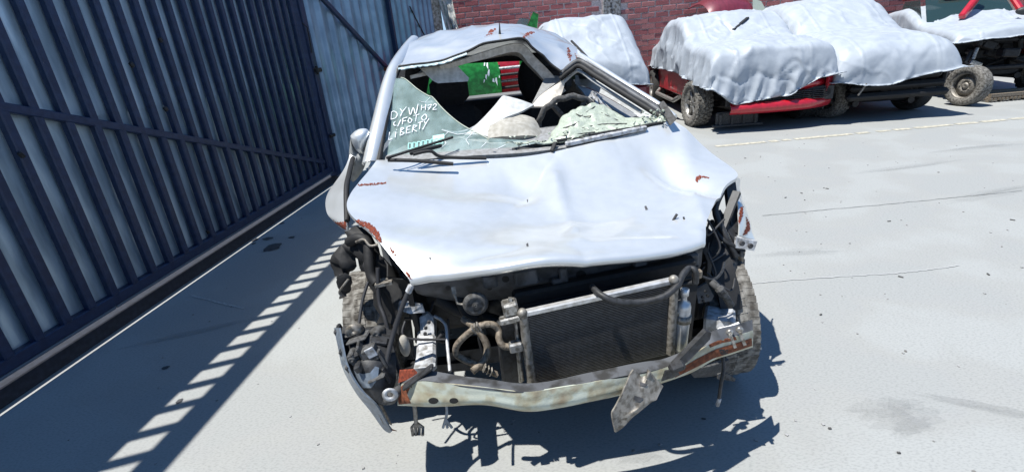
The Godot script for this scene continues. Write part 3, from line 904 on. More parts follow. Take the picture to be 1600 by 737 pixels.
	step.tube([tr * Vector3(-0.95, 0.42, -1.3), tr * Vector3(-1.0, 0.34, -1.5), tr * Vector3(-1.0, 0.34, -2.9), tr * Vector3(-0.92, 0.4, -3.0)], 0.035, 8)
	part("side_step", step, M.alu, n)
	var strap := Shape.new()
	var sa = cov.hit(Vector3(0, HEIGHT, 0), view_ray(1146, 47)); var sb = cov.hit(Vector3(0, HEIGHT, 0), view_ray(1169, 28))
	if sa != null and sb != null: strap.bar(sa + Vector3(0, 0.01, 0), sb + Vector3(0, 0.01, 0), 0.06, 0.02, Vector3.UP, 0.005)
	part("trim_strip", strap, M.dark_metal, n, "dark strip sticking out of the cover")
	# the big car beside it
	tr = Transform3D(Basis(Vector3.UP, -0.12), Vector3(5.62, 0, -7.05))
	n = thing("covered_estate", "wide car under a smooth silver cover with a black underside, right of the red pickup", "covered car", tr.origin, 0.0, "cars under silver covers by the brick wall")
	hem = func(x: float, z: float) -> float:
		var y := 0.53 + 0.17 * clampf((x + 0.1) / 0.9, 0, 1) + 0.06 * clampf((-0.3 - x) / 0.5, 0, 1)
		return lerpf(y, 0.6, clampf(-z - 0.6, 0, 1))
	part("cover", cover_shape([[-4.6, 0.8], [-4.5, 1.2], [-4.0, 1.6], [-3.2, 1.76], [-2.4, 1.78], [-1.9, 1.66], [-1.3, 1.32], [-0.9, 1.22], [-0.35, 1.14], [-0.05, 1.02], [0.08, 0.84], [0.12, 0.62], [0.12, 0.2]], 0.83, hem, 260, tr, 0.22, 0.06, 0.03), M.tarp, n)
	underbody(n, tr, 0.82, 0.05, -4.5, 0.22, 0.75)
	side_panels(n, tr, 0.81, 0.0, -4.4, 0.25, 0.7, M.plastic)
	wheel(n, tr * Vector3(-0.56, 0.33, -0.55), tr.basis * Vector3(-1, 0, 0.35), 0.33, 0.22, 34, M.alu, M.tyre_dusty, 5)
	wheel(n, tr * Vector3(0.72, 0.31, -0.72), tr.basis * Vector3(1, 0, -0.25), 0.31, 0.22, 0, M.alu, M.rubber, 5)
	wheel(n, tr * Vector3(-0.80, 0.31, -3.5), tr.basis * Vector3(-1, 0, 0), 0.31, 0.22, 0, M.alu, M.rubber, 5)
	wheel(n, tr * Vector3(0.80, 0.31, -3.5), tr.basis * Vector3(1, 0, 0), 0.31, 0.22, 0, M.alu, M.rubber, 5)
	var bmp := Shape.new()
	for i in 3: box_in(tr, bmp, Vector3(0.05, 0.36 + i * 0.12, 0.02 - 0.03 * i), Vector3(1.35 - 0.1 * i, 0.10, 0.14), 0.04)
	part("bumper", bmp, M.black, n)
	var rod := Shape.new()
	rod.bar(tr * Vector3(-0.42, 0.55, 0.1), tr * Vector3(-0.52, 0.40, 0.12), 0.02, 0.02)
	part("bracket", rod, M.alu_dull, n)
	# the stripped red car at the right edge
	tr = Transform3D(Basis(Vector3.UP, -0.30), Vector3(7.92, 0, -7.62))
	n = thing("stripped_red_car", "red car at the right edge, bonnet under silver cover, front stripped bare", "covered car", tr.origin, 0.0, "cars under silver covers by the brick wall")
	hem = func(x: float, z: float) -> float: return 0.97 + 0.06 * clampf(x, -1, 1)
	part("cover", cover_shape([[-3.0, 1.45], [-2.2, 1.50], [-1.75, 1.42], [-1.3, 1.22], [-0.9, 1.18], [-0.4, 1.15], [-0.12, 1.11], [-0.03, 1.02], [0.0, 0.8], [0.0, 0.4]], 0.80, hem, 290, tr, 0.10, 0.05, 0.02), M.tarp, n)
	underbody(n, tr, 0.80, -0.35, -4.2, 0.30, 0.9)
	var cross := Shape.new()
	for i in 16: box_in(tr, cross, Vector3(rng.randf_range(-0.7, 0.7), rng.randf_range(0.35, 0.9), rng.randf_range(-0.5, -0.1)), Vector3(rng.randf_range(0.05, 0.35), rng.randf_range(0.03, 0.15), rng.randf_range(0.05, 0.2)), 0.02, Basis(Vector3(0, rng.randf() - 0.5, 1).normalized(), rng.randf_range(-0.5, 0.5)))
	box_in(tr, cross, Vector3(0, 0.5, -0.15), Vector3(1.35, 0.07, 0.06), 0.02)
	box_in(tr, cross, Vector3(0, 0.9, -0.2), Vector3(1.5, 0.06, 0.08), 0.02)
	cross.tube([tr * Vector3(-0.55, 0.75, -0.1), tr * Vector3(-0.62, 0.62, -0.05), tr * Vector3(-0.5, 0.5, -0.08)], 0.03, 8)
	part("front_frame", cross, M.dark_metal, n)
	var strut := Shape.new()
	strut.bar(tr * Vector3(-0.55, 0.62, -0.06), tr * Vector3(-0.40, 0.55, -0.06), 0.06, 0.08, Vector3.UP, 0.01)
	strut.tube([tr * Vector3(-0.50, 0.82, -0.06), tr * Vector3(-0.53, 0.66, -0.04)], 0.025, 8)
	part("strut", strut, M.alu, n)
	wheel(n, Vector3(7.22, 0.30, -7.58), Vector3(-0.985, 0.04, 0.16), 0.30, 0.20, 0, M.alu_dull, M.tyre_dusty, 5, true)
	wheel(n, tr * Vector3(0.72, 0.31, -0.75), tr.basis * Vector3(1, 0, -0.1), 0.30, 0.20, 24, M.alu_dull, M.rubber, 5, true)
	for q in [[-0.72, -3.4], [0.72, -3.4]]: wheel(n, tr * Vector3(q[0], 0.3, q[1]), tr.basis * Vector3(signf(q[0]), 0, 0), 0.30, 0.20, 0, M.alu_dull, M.rubber, 5, true)
	var cab := Shape.new()
	for x in [-1, 1]:
		box_in(tr, cab, Vector3(x * 0.76, 0.65, -2.55), Vector3(0.08, 0.66, 2.4), 0.03)
		if x > 0: cab.bar(tr * Vector3(0.76, 0.98, -1.15), tr * Vector3(0.62, 1.62, -1.85), 0.09, 0.09, Vector3.UP, 0.02)
		else: cab.bar(on_plane(1503, 27, tr * Vector3(0, 0, -1.25), tr.basis.z), on_plane(1535, -14, tr * Vector3(0, 0, -1.6), tr.basis.z), 0.10, 0.10, Vector3.UP, 0.02)
		if x > 0: cab.bar(tr * Vector3(x * 0.72, 1.0, -2.6), tr * Vector3(x * 0.62, 1.62, -2.6), 0.08, 0.10, Vector3.UP, 0.02)
	box_in(tr, cab, Vector3(0.15, 1.65, -2.6), Vector3(1.0, 0.06, 1.7), 0.03)
	box_in(tr, cab, Vector3(0.70, 0.70, -0.9), Vector3(0.08, 0.55, 0.7), 0.03)
	part("body", cab, M.red, n)
	var wsh := Shape.new()
	wsh.plate([tr * Vector3(-0.70, 1.02, -1.22), tr * Vector3(0.70, 1.02, -1.22), tr * Vector3(0.58, 1.6, -1.84), tr * Vector3(-0.58, 1.6, -1.84)], tr.basis * Vector3(0, -0.004, -0.004))
	wsh.plate([tr * Vector3(-0.74, 1.02, -1.30), tr * Vector3(-0.72, 1.02, -2.55), tr * Vector3(-0.62, 1.6, -2.55), tr * Vector3(-0.64, 1.6, -1.9)], tr.basis * Vector3(0.005, 0, 0))
	part("window", wsh, M.car_glass, n)
	var mir := Shape.new()
	mir.ball(tr * Vector3(0.55, 1.28, -1.05), Vector3(0.16, 0.07, 0.07), tr.basis, 8)
	mir.bar(tr * Vector3(0.55, 1.25, -1.08), tr * Vector3(0.72, 1.08, -1.2), 0.03, 0.03)
	part("mirror", mir, M.plastic, n)
	# the rusty rack lying beyond the stripped car's wheel
	var rk := Shape.new()
	var ra := ground_at(1545, 160); var rb := ground_at(1640, 152)
	for i in 2: rk.bar(ra + Vector3(0, 0.10, -0.35 * i), rb + Vector3(0, 0.10, -0.35 * i), 0.06, 0.05)
	for i in 16:
		var p := ra.lerp(rb, i / 15.0)
		rk.bar(p + Vector3(0, 0.05, 0.05), p + Vector3(0, 0.05, -0.42), 0.035, 0.03)
		if i % 3 == 0: rk.box(p + Vector3(0, 0.035, 0), Vector3(0.05, 0.07, 0.05))
	solo("metal_grating", rk, M.hose_tan, "rusty slatted grating lying on the ground beside the stripped car's wheel", "grating", Vector3(ra.x, 0, ra.z))

func build_wrecks_behind() -> void:
	# seen through the broken windscreen and over the roof
	var tr := Transform3D(Basis(Vector3.UP, 0.2), Vector3(0.05, 0, -8.2))
	var n := thing("green_wreck", "crumpled bright green car body seen through the broken windscreen", "wrecked car", tr.origin)
	var f := noise(410, 0.02, 3)
	var rows := []
	for p in [[0.55, 0.05], [0.9, 0.10], [1.25, 0.04], [1.48, -0.20], [1.60, -0.8], [1.58, -1.6]]:
		var row := []
		for x in [-0.85, -0.5, -0.1, 0.25, 0.42]: row.append(tr * Vector3(x - 0.45 + p[1] * 0.15, p[0] - 0.10 * pow(x + 0.2, 2) + 0.04 * f.get_noise_2d(x * 90, p[0] * 90), p[1] + 0.05 * f.get_noise_2d(x * 120 + 9, p[0] * 120)))
		rows.append(row)
	var bodyshape := Shape.new().sheet(smooth_grid(rows, 24, 20), 0.02)
	part("body", bodyshape, M.green, n)
	var side := Shape.new()
	box_in(tr, side, Vector3(-0.55, 0.45, -0.9), Vector3(1.3, 0.55, 1.9), 0.08)
	part("lower_body", side, M.green, n)
	rng.seed = 9
	for i in 14:
		var a := Vector2(758 + rng.randf_range(-4, 22), 100 + rng.randf_range(-14, 26))
		var sp := patch(bodyshape, [[a.x, a.y], [a.x + 2, a.y], [a.x + 1.5 + rng.randf_range(-1, 2), a.y + rng.randf_range(3, 14)], [a.x - 0.5, a.y + 5]], 0.01, 0.004)
		if sp.v.size(): part("scrape", sp, M.chalk, n)
	for q in [[-1.05, -0.3], [-0.05, -0.3], [-1.05, -1.6], [-0.05, -1.6]]: wheel(n, tr * Vector3(q[0], 0.29, q[1]), tr.basis * Vector3(signf(q[0] + 0.5), 0, 0), 0.29, 0.18, 0, M.alu_dull, M.rubber)
	var pil := Shape.new()
	var z0 := Vector3(0, 0, -9.2)
	var pp := []
	for q in [[815, 52], [838, 52], [841, 22], [833, 18], [826, 36]]: pp.append(on_plane(q[0], q[1], z0, Vector3.BACK))
	pil.plate(pp, Vector3(0.02, 0, -0.14))
	var gp := Shape.new()
	pp = []
	for q in [[836, 54], [842, 54], [843, 24], [839, 21]]: pp.append(on_plane(q[0], q[1], z0 - Vector3(0, 0, 0.01), Vector3.BACK))
	var pnode := thing("green_door", "bent green panel standing up beyond the wrecked car's roof, before the brick wall", "car panel", Vector3(0.7, 0, -9.2))
	part("panel", pil, M.green, pnode)
	pil = Shape.new()
	pil.bar(Vector3(0.62, 0, -9.27), Vector3(0.70, 1.7, -9.27), 0.5, 0.10, Vector3.BACK, 0.02)
	part("lower_panel", pil, M.green, pnode)
	var gl := Shape.new(); pp = []
	for q in [[800, 48], [822, 48], [827, 30], [812, 28]]: pp.append(on_plane(q[0], q[1], z0 - Vector3(0, 0, 0.15), Vector3.BACK))
	gl.plate(pp, Vector3(0, 0, -0.01))
	part("glass", gl, M.glass_grey, pnode)
	# red car and stacked bumpers further back
	tr = Transform3D(Basis(Vector3.UP, -0.1), Vector3(0.35, 0, -9.9))
	n = thing("red_wreck", "red car body half hidden behind the green wreck, seen through the windscreen", "wrecked car", tr.origin)
	rows = []
	for p in [[0.6, 0.1], [1.05, 0.12], [1.32, 0.0], [1.46, -0.3], [1.48, -0.7]]:
		var row := []
		for x in [-0.8, -0.5, 0.0, 0.4, 0.6]: row.append(tr * Vector3(x, p[0] - 0.16 * x * x, p[1]))
		rows.append(row)
	part("body", Shape.new().sheet(smooth_grid(rows, 16, 16), 0.02), M.red, n)
	var lowb := Shape.new()
	box_in(tr, lowb, Vector3(-0.1, 0.45, -0.45), Vector3(1.4, 0.5, 0.9), 0.08)
	part("lower_body", lowb, M.red, n)
	for q in [-0.65, 0.5]: wheel(n, tr * Vector3(q, 0.29, -0.3), tr.basis * Vector3(signf(q), 0, 0), 0.29, 0.18, 0, M.alu_dull, M.rubber)
	tr = Transform3D(Basis(Vector3.UP, 0.05), Vector3(0.30, 0, -8.75))
	n = thing("scrap_rack", "rack of stacked silver bumpers and bars, seen through the windscreen beside the green wreck", "rack", tr.origin)
	for i in 5:
		var b := Shape.new()
		b.bar(tr * Vector3(-0.40, 0.72 + i * 0.105, 0.06 * (i % 2)), tr * Vector3(0.55, 0.75 + i * 0.100, 0.05), 0.12, 0.045, Vector3.UP, 0.015)
		part("bar", b, [M.bright, M.black, M.alu, M.dark_metal, M.rail][i], n)
	for x in [-0.25, 0.45]:
		var l := Shape.new()
		l.box(tr * Vector3(x, 0.6, -0.06), Vector3(0.05, 1.2, 0.05), tr.basis, 0.006)
		part("leg", l, M.dark_metal, n)
	# maroon car whose roof shows over the pickup
	tr = Transform3D(Basis(Vector3.UP, 0.1), Vector3(4.85, 0, -10.6))
	n = thing("maroon_car", "maroon car roof showing above the red pickup's silver cover, against the bricks", "car", tr.origin)
	rows = []
	for p in [[1.45, 0.42], [1.80, 0.30], [1.97, 0.08], [2.03, -0.2], [1.98, -0.6]]:
		var row := []
		for x in [-0.52, -0.36, 0.0, 0.28, 0.36]: row.append(tr * Vector3(x - 0.12, p[0] - 0.9 * pow(maxf(0, absf(x + 0.05) - 0.1), 2), p[1]))
		rows.append(row)
	part("roof", Shape.new().sheet(smooth_grid(rows, 16, 16), 0.02), M.maroon, n)
	var bd := Shape.new()
	box_in(tr, bd, Vector3(-0.1, 1.0, -0.1), Vector3(0.85, 1.0, 0.8), 0.1)
	part("body", bd, M.maroon, n)
	var g2 := Shape.new()
	g2.plate([tr * Vector3(0.20, 1.62, 0.40), tr * Vector3(0.55, 1.60, 0.36), tr * Vector3(0.42, 1.86, 0.28), tr * Vector3(0.24, 1.92, 0.28)], Vector3(0, 0, -0.01))
	part("window", g2, M.shatter, n)
	for q in [-0.5, 0.3]: wheel(n, tr * Vector3(q, 0.29, 0.1), tr.basis * Vector3(signf(q), 0, 0), 0.29, 0.18, 0, M.alu_dull, M.rubber)

# ------------------------------------------------------------------ the wrecked silver car
func build_wreck() -> void:
	var base := car_origin + back_axis * 1.9
	base.y = 0
	var car := thing("wrecked_car", "silver hatchback with crushed roof, broken windscreen and bare front end", "car", base)
	build_body(car)
	build_cabin(car)
	build_front(car)
	build_wheels(car)

func build_body(car: Node3D) -> void:
	var f := noise(301, 0.02, 3)
	# bonnet
	var rows := []
	for r in [
		[[589, 254, 1.20], [680, 253, 1.12], [800, 249, 1.08], [860, 240, 1.08], [930, 224, 1.11], [990, 207, 1.15], [1050, 191, 1.20]],
		[[576, 270, 1.02], [680, 285, 0.95], [760, 288, 0.92], [830, 284, 0.915], [910, 272, 0.93], [1000, 254, 0.97], [1107, 239, 1.02]],
		[[548, 305, 0.76], [670, 322, 0.70], [750, 326, 0.68], [830, 325, 0.70], [920, 318, 0.70], [1030, 300, 0.74], [1152, 275, 0.76]],
		[[545, 335, 0.62], [670, 352, 0.55], [760, 357, 0.52], [840, 358, 0.53], [930, 350, 0.53], [1030, 335, 0.55], [1131, 297, 0.64]],
		[[585, 372, 0.44], [690, 390, 0.34], [765, 390, 0.31], [845, 384, 0.30], [940, 380, 0.31], [1030, 370, 0.34], [1106, 345, 0.42]],
		[[638, 434, 0.26], [705, 428, 0.22], [775, 419, 0.17], [850, 407, 0.15], [950, 404, 0.16], [1030, 396, 0.20], [1099, 383, 0.27]],
		[[641, 440, 0.265], [707, 433, 0.24], [777, 423, 0.20], [851, 411, 0.18], [951, 408, 0.19], [1030, 400, 0.22], [1098, 388, 0.28]]]:
		var row := []
		for p in r: row.append(S(p[0], p[1], p[2]))
		rows.append(row)
	var grid := smooth_grid(rows, 72, 96)
	# dents and creases, [picture x, y of the middle, across, along, depth, lean]
	for d in [[812, 300, 0.10, 0.10, -0.016, 0.2], [868, 296, 0.035, 0.16, 0.012, 0.15], [1040, 262, 0.09, 0.22, -0.022, -0.35], [1082, 300, 0.05, 0.20, -0.020, -0.5], [930, 348, 0.10, 0.06, -0.010, 0.0], [700, 300, 0.25, 0.10, -0.006, 0.1], [905, 362, 0.03, 0.09, 0.008, 0.7], [640, 350, 0.10, 0.12, -0.008, 0.3], [760, 400, 0.12, 0.03, -0.006, 0.0], [1000, 385, 0.14, 0.03, 0.008, 0.0]]:
		var c := local(S(d[0], d[1], 0.7))
		var eye := Vector3(0, HEIGHT, 0)
		# find the grid point nearest to the ray
		var ray := view_ray(d[0], d[1]); var near := 9.0; var mid := Vector3.ZERO
		for row in grid:
			for p in row:
				var e: float = ((p - eye) as Vector3).cross(ray).length()
				if e < near: near = e; mid = p
		for row in grid:
			for j in row.size():
				var q: Vector3 = row[j] - mid
				var a := q.dot(side_axis); var b := q.dot(back_axis)
				var aa: float = a * cos(d[5]) - b * sin(d[5]); var bb: float = a * sin(d[5]) + b * cos(d[5])
				row[j] += Vector3(0, 1.5 * d[4] * exp(-pow(aa / d[2], 2) - pow(bb / d[3], 2)), 0)
	# sharp creases, [from, to, height, width]
	for c in [[[1052, 205], [1098, 330], 0.020, 0.05], [[1098, 330], [1096, 378], 0.014, 0.04], [[868, 283], [908, 372], 0.013, 0.035], [[908, 372], [912, 402], -0.008, 0.03], [[780, 325], [868, 283], -0.008, 0.04], [[960, 345], [1030, 300], 0.008, 0.05], [[640, 420], [760, 330], 0.006, 0.06], [[595, 268], [680, 292], 0.006, 0.04], [[930, 240], [1000, 290], -0.007, 0.05]]:
		var ca := local(on_plane(c[0][0], c[0][1], Vector3(0, 0.9, 0), Vector3.UP)); var cb := local(on_plane(c[1][0], c[1][1], Vector3(0, 0.86, 0), Vector3.UP))
		var a2 := Vector2(ca.x, ca.z); var b2 := Vector2(cb.x, cb.z)
		for row in grid:
			for j in row.size():
				var l := local(row[j]); var q2 := Vector2(l.x, l.z)
				var near := Geometry2D.get_closest_point_to_segment(q2, a2, b2)
				var fall: float = exp(-q2.distance_to(near) / c[3])
				row[j] += Vector3(0, c[2] * fall, 0)
	grid = dent(grid, f, 0.0035)
	grid = dent(grid, noise(302, 0.06, 2), 0.0016)
	var hs := Shape.new().sheet(grid, -0.012)
	# the sheet must thicken downwards
	var hood := part("bonnet", hs, M.paint, car)
	for r in [[[540, 347], [560, 342], [580, 349], [592, 361], [597, 378], [590, 379], [582, 366], [570, 355], [552, 351]], [[549, 288], [575, 286], [603, 284], [603, 287], [575, 290], [549, 291]], [[1086, 276], [1094, 273], [1109, 277], [1110, 279], [1096, 278], [1090, 285], [1087, 282]], [[608, 385], [614, 390], [620, 398], [616, 399], [609, 392]], [[632, 420], [640, 428], [644, 436], [636, 436]], [[605, 398], [609, 404], [622, 424], [618, 424]]]:
		var rs := patch(hs, r, 0.003, 0.002, 2.5)
		if rs.v.size(): part("rust_patch", rs, M.rust_edge, hood)
	var chips := Shape.new()
	for r in [[[823, 312], [825, 311], [825, 315], [824, 316]], [[1007, 322], [1010, 321], [1013, 327], [1009, 328]], [[822, 381], [825, 379], [826, 384], [823, 385]], [[670, 402], [673, 402], [672, 407]]]:
		var rs := patch(hs, r, 0.003, 0.001)
		chips.v.append_array(rs.v); chips.g.append_array(rs.g)
	part("paint_chip", chips, M.stain, hood)
	# roof with its crushed corner
	rows = []
	for r in [
		[[622, 103, 1.84], [660, 98, 1.86], [698, 91, 1.88], [761, 68, 1.91], [812, 57, 1.92], [832, 72, 1.90], [856, 93, 1.88], [875, 111, 1.85]],
		[[626, 95, 1.98], [664, 87, 2.00], [704, 77, 2.02], [764, 58, 2.04], [815, 54, 2.04], [840, 66, 2.02], [866, 84, 2.00], [892, 101, 1.93]],
		[[633, 82, 2.18], [670, 71, 2.20], [712, 61, 2.22], [768, 49, 2.22], [816, 49, 2.22], [846, 58, 2.20], [872, 72, 2.16], [903, 92, 2.06]],
		[[646, 64, 2.60], [690, 50, 2.62], [730, 43, 2.64], [780, 39, 2.64], [816, 41, 2.62], [845, 46, 2.60], [868, 55, 2.54], [896, 72, 2.44]]]:
		var row := []
		for p in r: row.append(S(p[0], p[1], p[2]))
		rows.append(row)
	for k in 2:
		var row := []
		for j in 8: row.append(rows[3][j] + back_axis * [0.45, 0.95][k] + Vector3(0, [-0.06, -0.20][k], 0) + side_axis * [0.0, 0.03][k])
		rows.append(row)
	var rg := dent(smooth_grid(rows, 50, 70), noise(303, 0.022, 2, FastNoiseLite.TYPE_SIMPLEX_SMOOTH, true), 0.016)
	var rsh := Shape.new().sheet(rg, -0.012)
	var roof := part("roof", rsh, M.paint, car)
	for r in [[[757, 57], [766, 46], [776, 43], [775, 47], [768, 54]], [[815, 57], [824, 50], [834, 48], [837, 51], [824, 56], [818, 62]], [[886, 72], [891, 76], [894, 88], [891, 96], [886, 86]], [[898, 82], [905, 90], [907, 98], [900, 93]]]:
		var rs := patch(rsh, r, 0.003, 0.002, 2.5)
		if rs.v.size(): part("rust_patch", rs, M.rust_edge, roof)
	var lip := []
	for p in rg[0]: lip.append(p - Vector3(0, 0.008, 0) - back_axis * 0.004)
	part("edge_seal", Shape.new().tube(lip, 0.008, 6), M.black, roof)
	# crumpled remains of glass along the roof edge
	var strip := []
	var sr := noise(305, 0.12, 3)
	var sa := []; var sb := []
	for j in 26:
		var p: Vector3 = rg[0][j]
		sa.append(p - Vector3(0, 0.012, 0) - back_axis * 0.014)
		sb.append(p + Vector3(0, -0.022 - 0.010 * sr.get_noise_1d(j * 30.0), 0) - back_axis * (0.03 + 0.02 * sr.get_noise_1d(j * 25.0 + 90)))
	part("glass_edge", Shape.new().sheet([sa, sb], 0.006), M.shatter_pale, car)
	var antb := S(781, 60, 2.02)
	var ant := Shape.new()
	ant.lathe([Vector2(0.001, 0.0), Vector2(0.016, 0.0), Vector2(0.012, 0.022), Vector2(0.006, 0.05), Vector2(0.003, 0.10), Vector2(0.001, 0.102)], antb - Vector3(0, 0.012, 0), Basis(Vector3(0.05, 0, 1).normalized(), -0.06), 14)
	part("antenna", ant, M.black, roof)
	# pillars
	var ap := Shape.new()
	var line := hose([[581, 256, 1.26], [588, 220, 1.36], [596, 183, 1.50], [604, 146, 1.68], [612, 118, 1.83], [621, 98, 1.98], [637, 74, 2.40], [647, 62, 2.62]], 24)
	for side in 1:
		var g2 := []
		for i in line.size():
			var row := []
			for k in 7:
				var a := lerpf(-1.9, 1.2, k / 6.0)
				var hw := lerpf(0.040, 0.026, float(i) / line.size())
				row.append(line[i] + side_axis * sin(a) * hw - back_axis * cos(a) * hw + Vector3(0, cos(a) * 0.02, 0))
			g2.append(row)
		ap.sheet(g2, 0.01)
	part("windscreen_pillar", ap, M.paint, car)
	var seal := Shape.new()
	seal.tube(hose([[592, 253, 1.21], [598, 216, 1.34], [604, 183, 1.47], [612, 146, 1.66], [619, 118, 1.80], [626, 103, 1.86]], 20), 0.012, 6)
	seal.tube(hose([[624, 99, 1.93], [636, 80, 2.22], [650, 63, 2.58]], 12), 0.008, 6)
	part("pillar_seal", seal, M.black, car)
	# the folded pillar on the crushed side: several bars side by side
	var cp := Shape.new()
	cp.tube(hose([[877, 117, 1.86], [890, 104, 1.84], [905, 96, 1.82], [925, 106, 1.74], [975, 138, 1.50], [1020, 166, 1.32], [1050, 186, 1.22]], 30), 0.017, 8)
	part("windscreen_pillar", cp, M.under, car, "bent pillar of the crushed roof corner")
	cp = Shape.new()
	cp.tube(hose([[905, 86, 2.05], [925, 98, 1.90], [980, 134, 1.56], [1030, 165, 1.34], [1054, 184, 1.24]], 24), 0.020, 8)
	part("windscreen_pillar", cp, M.paint, car, "bent pillar of the crushed roof corner")
	var cs := Shape.new()
	cs.tube(hose([[876, 123, 1.85], [892, 110, 1.82], [906, 103, 1.79], [930, 118, 1.68], [975, 146, 1.46], [1020, 174, 1.29], [1040, 188, 1.22]], 26), 0.016, 6)
	part("pillar_seal", cs, M.black, car)
	cs = Shape.new()
	cs.tube(hose([[903, 92, 1.95], [923, 103, 1.82], [978, 136, 1.53], [1028, 166, 1.33]], 20), 0.012, 6)
	part("pillar_seal", cs, M.black, car)
	cs = Shape.new()
	cs.tube(hose([[893, 64, 2.42], [905, 76, 2.25], [921, 93, 2.05]], 10), 0.008, 6)
	part("pillar_seal", cs, M.black, car)
	var ci := Shape.new()
	ci.tube(hose([[881, 128, 1.86], [895, 115, 1.84], [906, 111, 1.80], [928, 127, 1.70], [965, 151, 1.52], [1003, 175, 1.36]], 22), 0.011, 6)
	part("pillar_trim", ci, M.door_grey, car)
	# flanks, tail and floor
	for sd in [-1, 1]:
		var u: float = 0.80 * sd
		var door := Shape.new()
		var dg := []
		for y in [0.28, 0.45, 0.70, 0.92, 1.0]:
			var row := []
			for s in [1.22, 1.6, 2.1, 2.6, 3.1]: row.append(Q(u + sd * (0.03 * sin((y - 0.28) * 4.0)), y, s))
			dg.append(row)
		door.sheet(dent(smooth_grid(dg, 10, 20), f, 0.012), 0.03)
		part("door", door, M.paint, car)
		var rq := Shape.new()
		dg = []
		for y in [0.35, 0.60, 0.85, 1.0]:
			var row := []
			for s in [3.11, 3.4, 3.7, 3.92]: row.append(Q(u - sd * (0.10 * pow(maxf(0, s - 3.4), 1.5)), y + (0.20 * (1.0 - y) if s > 3.2 and s < 3.8 else 0.0), s))
			dg.append(row)
		rq.sheet(smooth_grid(dg, 8, 14), 0.03)
		part("rear_wing", rq, M.paint, car)
		var pl := Shape.new()
		var top_s := 0.0 if sd < 0 else 0.26
		if sd < 0: pl.bar(Q(u * 0.96, 0.98, 2.35), Q(u * 0.80, 1.50 - top_s, 2.45), 0.09, 0.06)
		pl.bar(Q(u * 0.96, 0.98, 3.35), Q(u * 0.74, 1.46 - top_s, 3.1), 0.20, 0.06)
		pl.bar(Q(u * 0.78, 1.52 - top_s, 2.3), Q(u * 0.74, 1.46 - top_s, 3.3), 0.06, 0.06)
		part("pillar", pl, M.plastic, car)
	var tail := Shape.new()
	var tg := []
	for y in [0.35, 0.6, 0.85, 1.0, 1.06]:
		var row := []
		for u in [-0.72, -0.4, 0.0, 0.4, 0.72]: row.append(Q(u, y, 3.95 - 0.10 * u * u * 2 - (0.10 if y > 1.03 else 0.0)))
		tg.append(row)
	tail.sheet(smooth_grid(tg, 10, 14), 0.03)
	part("tailgate", tail, M.paint, car)
	var floor_ := Shape.new()
	floor_.box(Q(0, 0.24, 2.35), Vector3(1.45, 0.05, 2.6), Basis(side_axis, Vector3.UP, -back_axis))
	for sd in [-1, 1]: floor_.box(Q(0.76 * sd, 0.28, 2.1), Vector3(0.1, 0.12, 1.9), Basis(side_axis, Vector3.UP, -back_axis), 0.02)
	floor_.box(Q(0, 0.66, 1.16), Vector3(1.44, 0.72, 0.04), Basis(side_axis, Vector3.UP, -back_axis))
	part("floor", floor_, M.under, car)
	# wing torn outwards beside the mirror
	rows = []
	for r in [[[549, 238, 1.36], [553, 242, 1.35], [556, 246, 1.34]], [[538, 262, 1.28], [546, 262, 1.24], [549, 266, 1.20]], [[522, 286, 1.16], [535, 284, 1.08], [543, 282, 1.03]], [[510, 308, 1.05], [526, 304, 0.95], [538, 300, 0.90]], [[510, 331, 0.95], [526, 334, 0.86], [541, 334, 0.80]], [[519, 345, 0.88], [530, 350, 0.80], [541, 350, 0.74]], [[531, 358, 0.84], [536, 361, 0.80], [541, 362, 0.74]]]:
		var row := []
		for p in r: row.append(S(p[0], p[1], p[2]))
		rows.append(row)
	var wing := Shape.new().sheet(dent(smooth_grid(rows, 30, 14), f, 0.008), 0.008)
	var wn := part("front_wing", wing, M.paint, car, "torn front wing bent outwards")
	part("rust_patch", patch(wing, [[516, 340], [524, 346], [534, 346], [541, 338], [541, 361], [533, 360], [524, 352]], 0.003, 0.002, 2.5), M.rust_edge, wn)
	var wb := Shape.new()
	wb.tube(hose([[551, 247, 1.30], [545, 272, 1.08], [541, 295, 0.90], [542, 345, 0.74]], 16), 0.012, 6)
	part("wing_edge", wb, M.black, wn)
	# mirror
	var dome := func(outline: Array, depth: float, bulge: float) -> Shape:
		var rim := []
		for q in outline: rim.append(S(q[0], q[1], depth))
		rim = smooth_line(rim + [rim[0]], rim.size() * 4)
		rim.pop_back()
		var mid := Vector3.ZERO
		for q in rim: mid += q / rim.size()
		var o := Shape.new()
		var rings := []
		for k in 6:
			var ring := []
			var w := 1.0 - k / 5.0
			for q in rim: ring.append(mid + (q - mid) * w - back_axis * bulge * sqrt(1.0 - w * w))
			rings.append(ring)
		for k in 5:
			for j in rim.size():
				var l := (j + 1) % rim.size()
				o.quad(rings[k][j], rings[k][l], rings[k + 1][l], rings[k + 1][j], 1)
		var rear := []
		for q in rim: rear.append(mid + (q - mid) * 0.8 + back_axis * bulge * 0.9)
		for j in rim.size():
			var l := (j + 1) % rim.size()
			o.quad(rings[0][j], rear[j], rear[l], rings[0][l], 2)
			o.tri(rear[j], mid + back_axis * bulge, rear[l], 2)
		o.settle(0)
		return o
	var mirror := part("mirror", dome.call([[547, 212], [554, 205], [563, 201], [574, 202], [577, 213], [572, 228], [567, 241], [557, 236], [549, 222]], 1.36, 0.05), M.paint, car)
	part("mirror_housing", dome.call([[547, 216], [556, 236], [569, 240], [571, 255], [563, 272], [550, 284], [544, 262]], 1.37, 0.035), M.mirror_grey, mirror)
	var mst := Shape.new()
	mst.tube([S(572, 238, 1.33), S(580, 232, 1.32), S(586, 235, 1.32)], 0.02, 8)
	part("mirror_stalk", mst, M.black, mirror)
	# shreds of the other wing
	rows = []
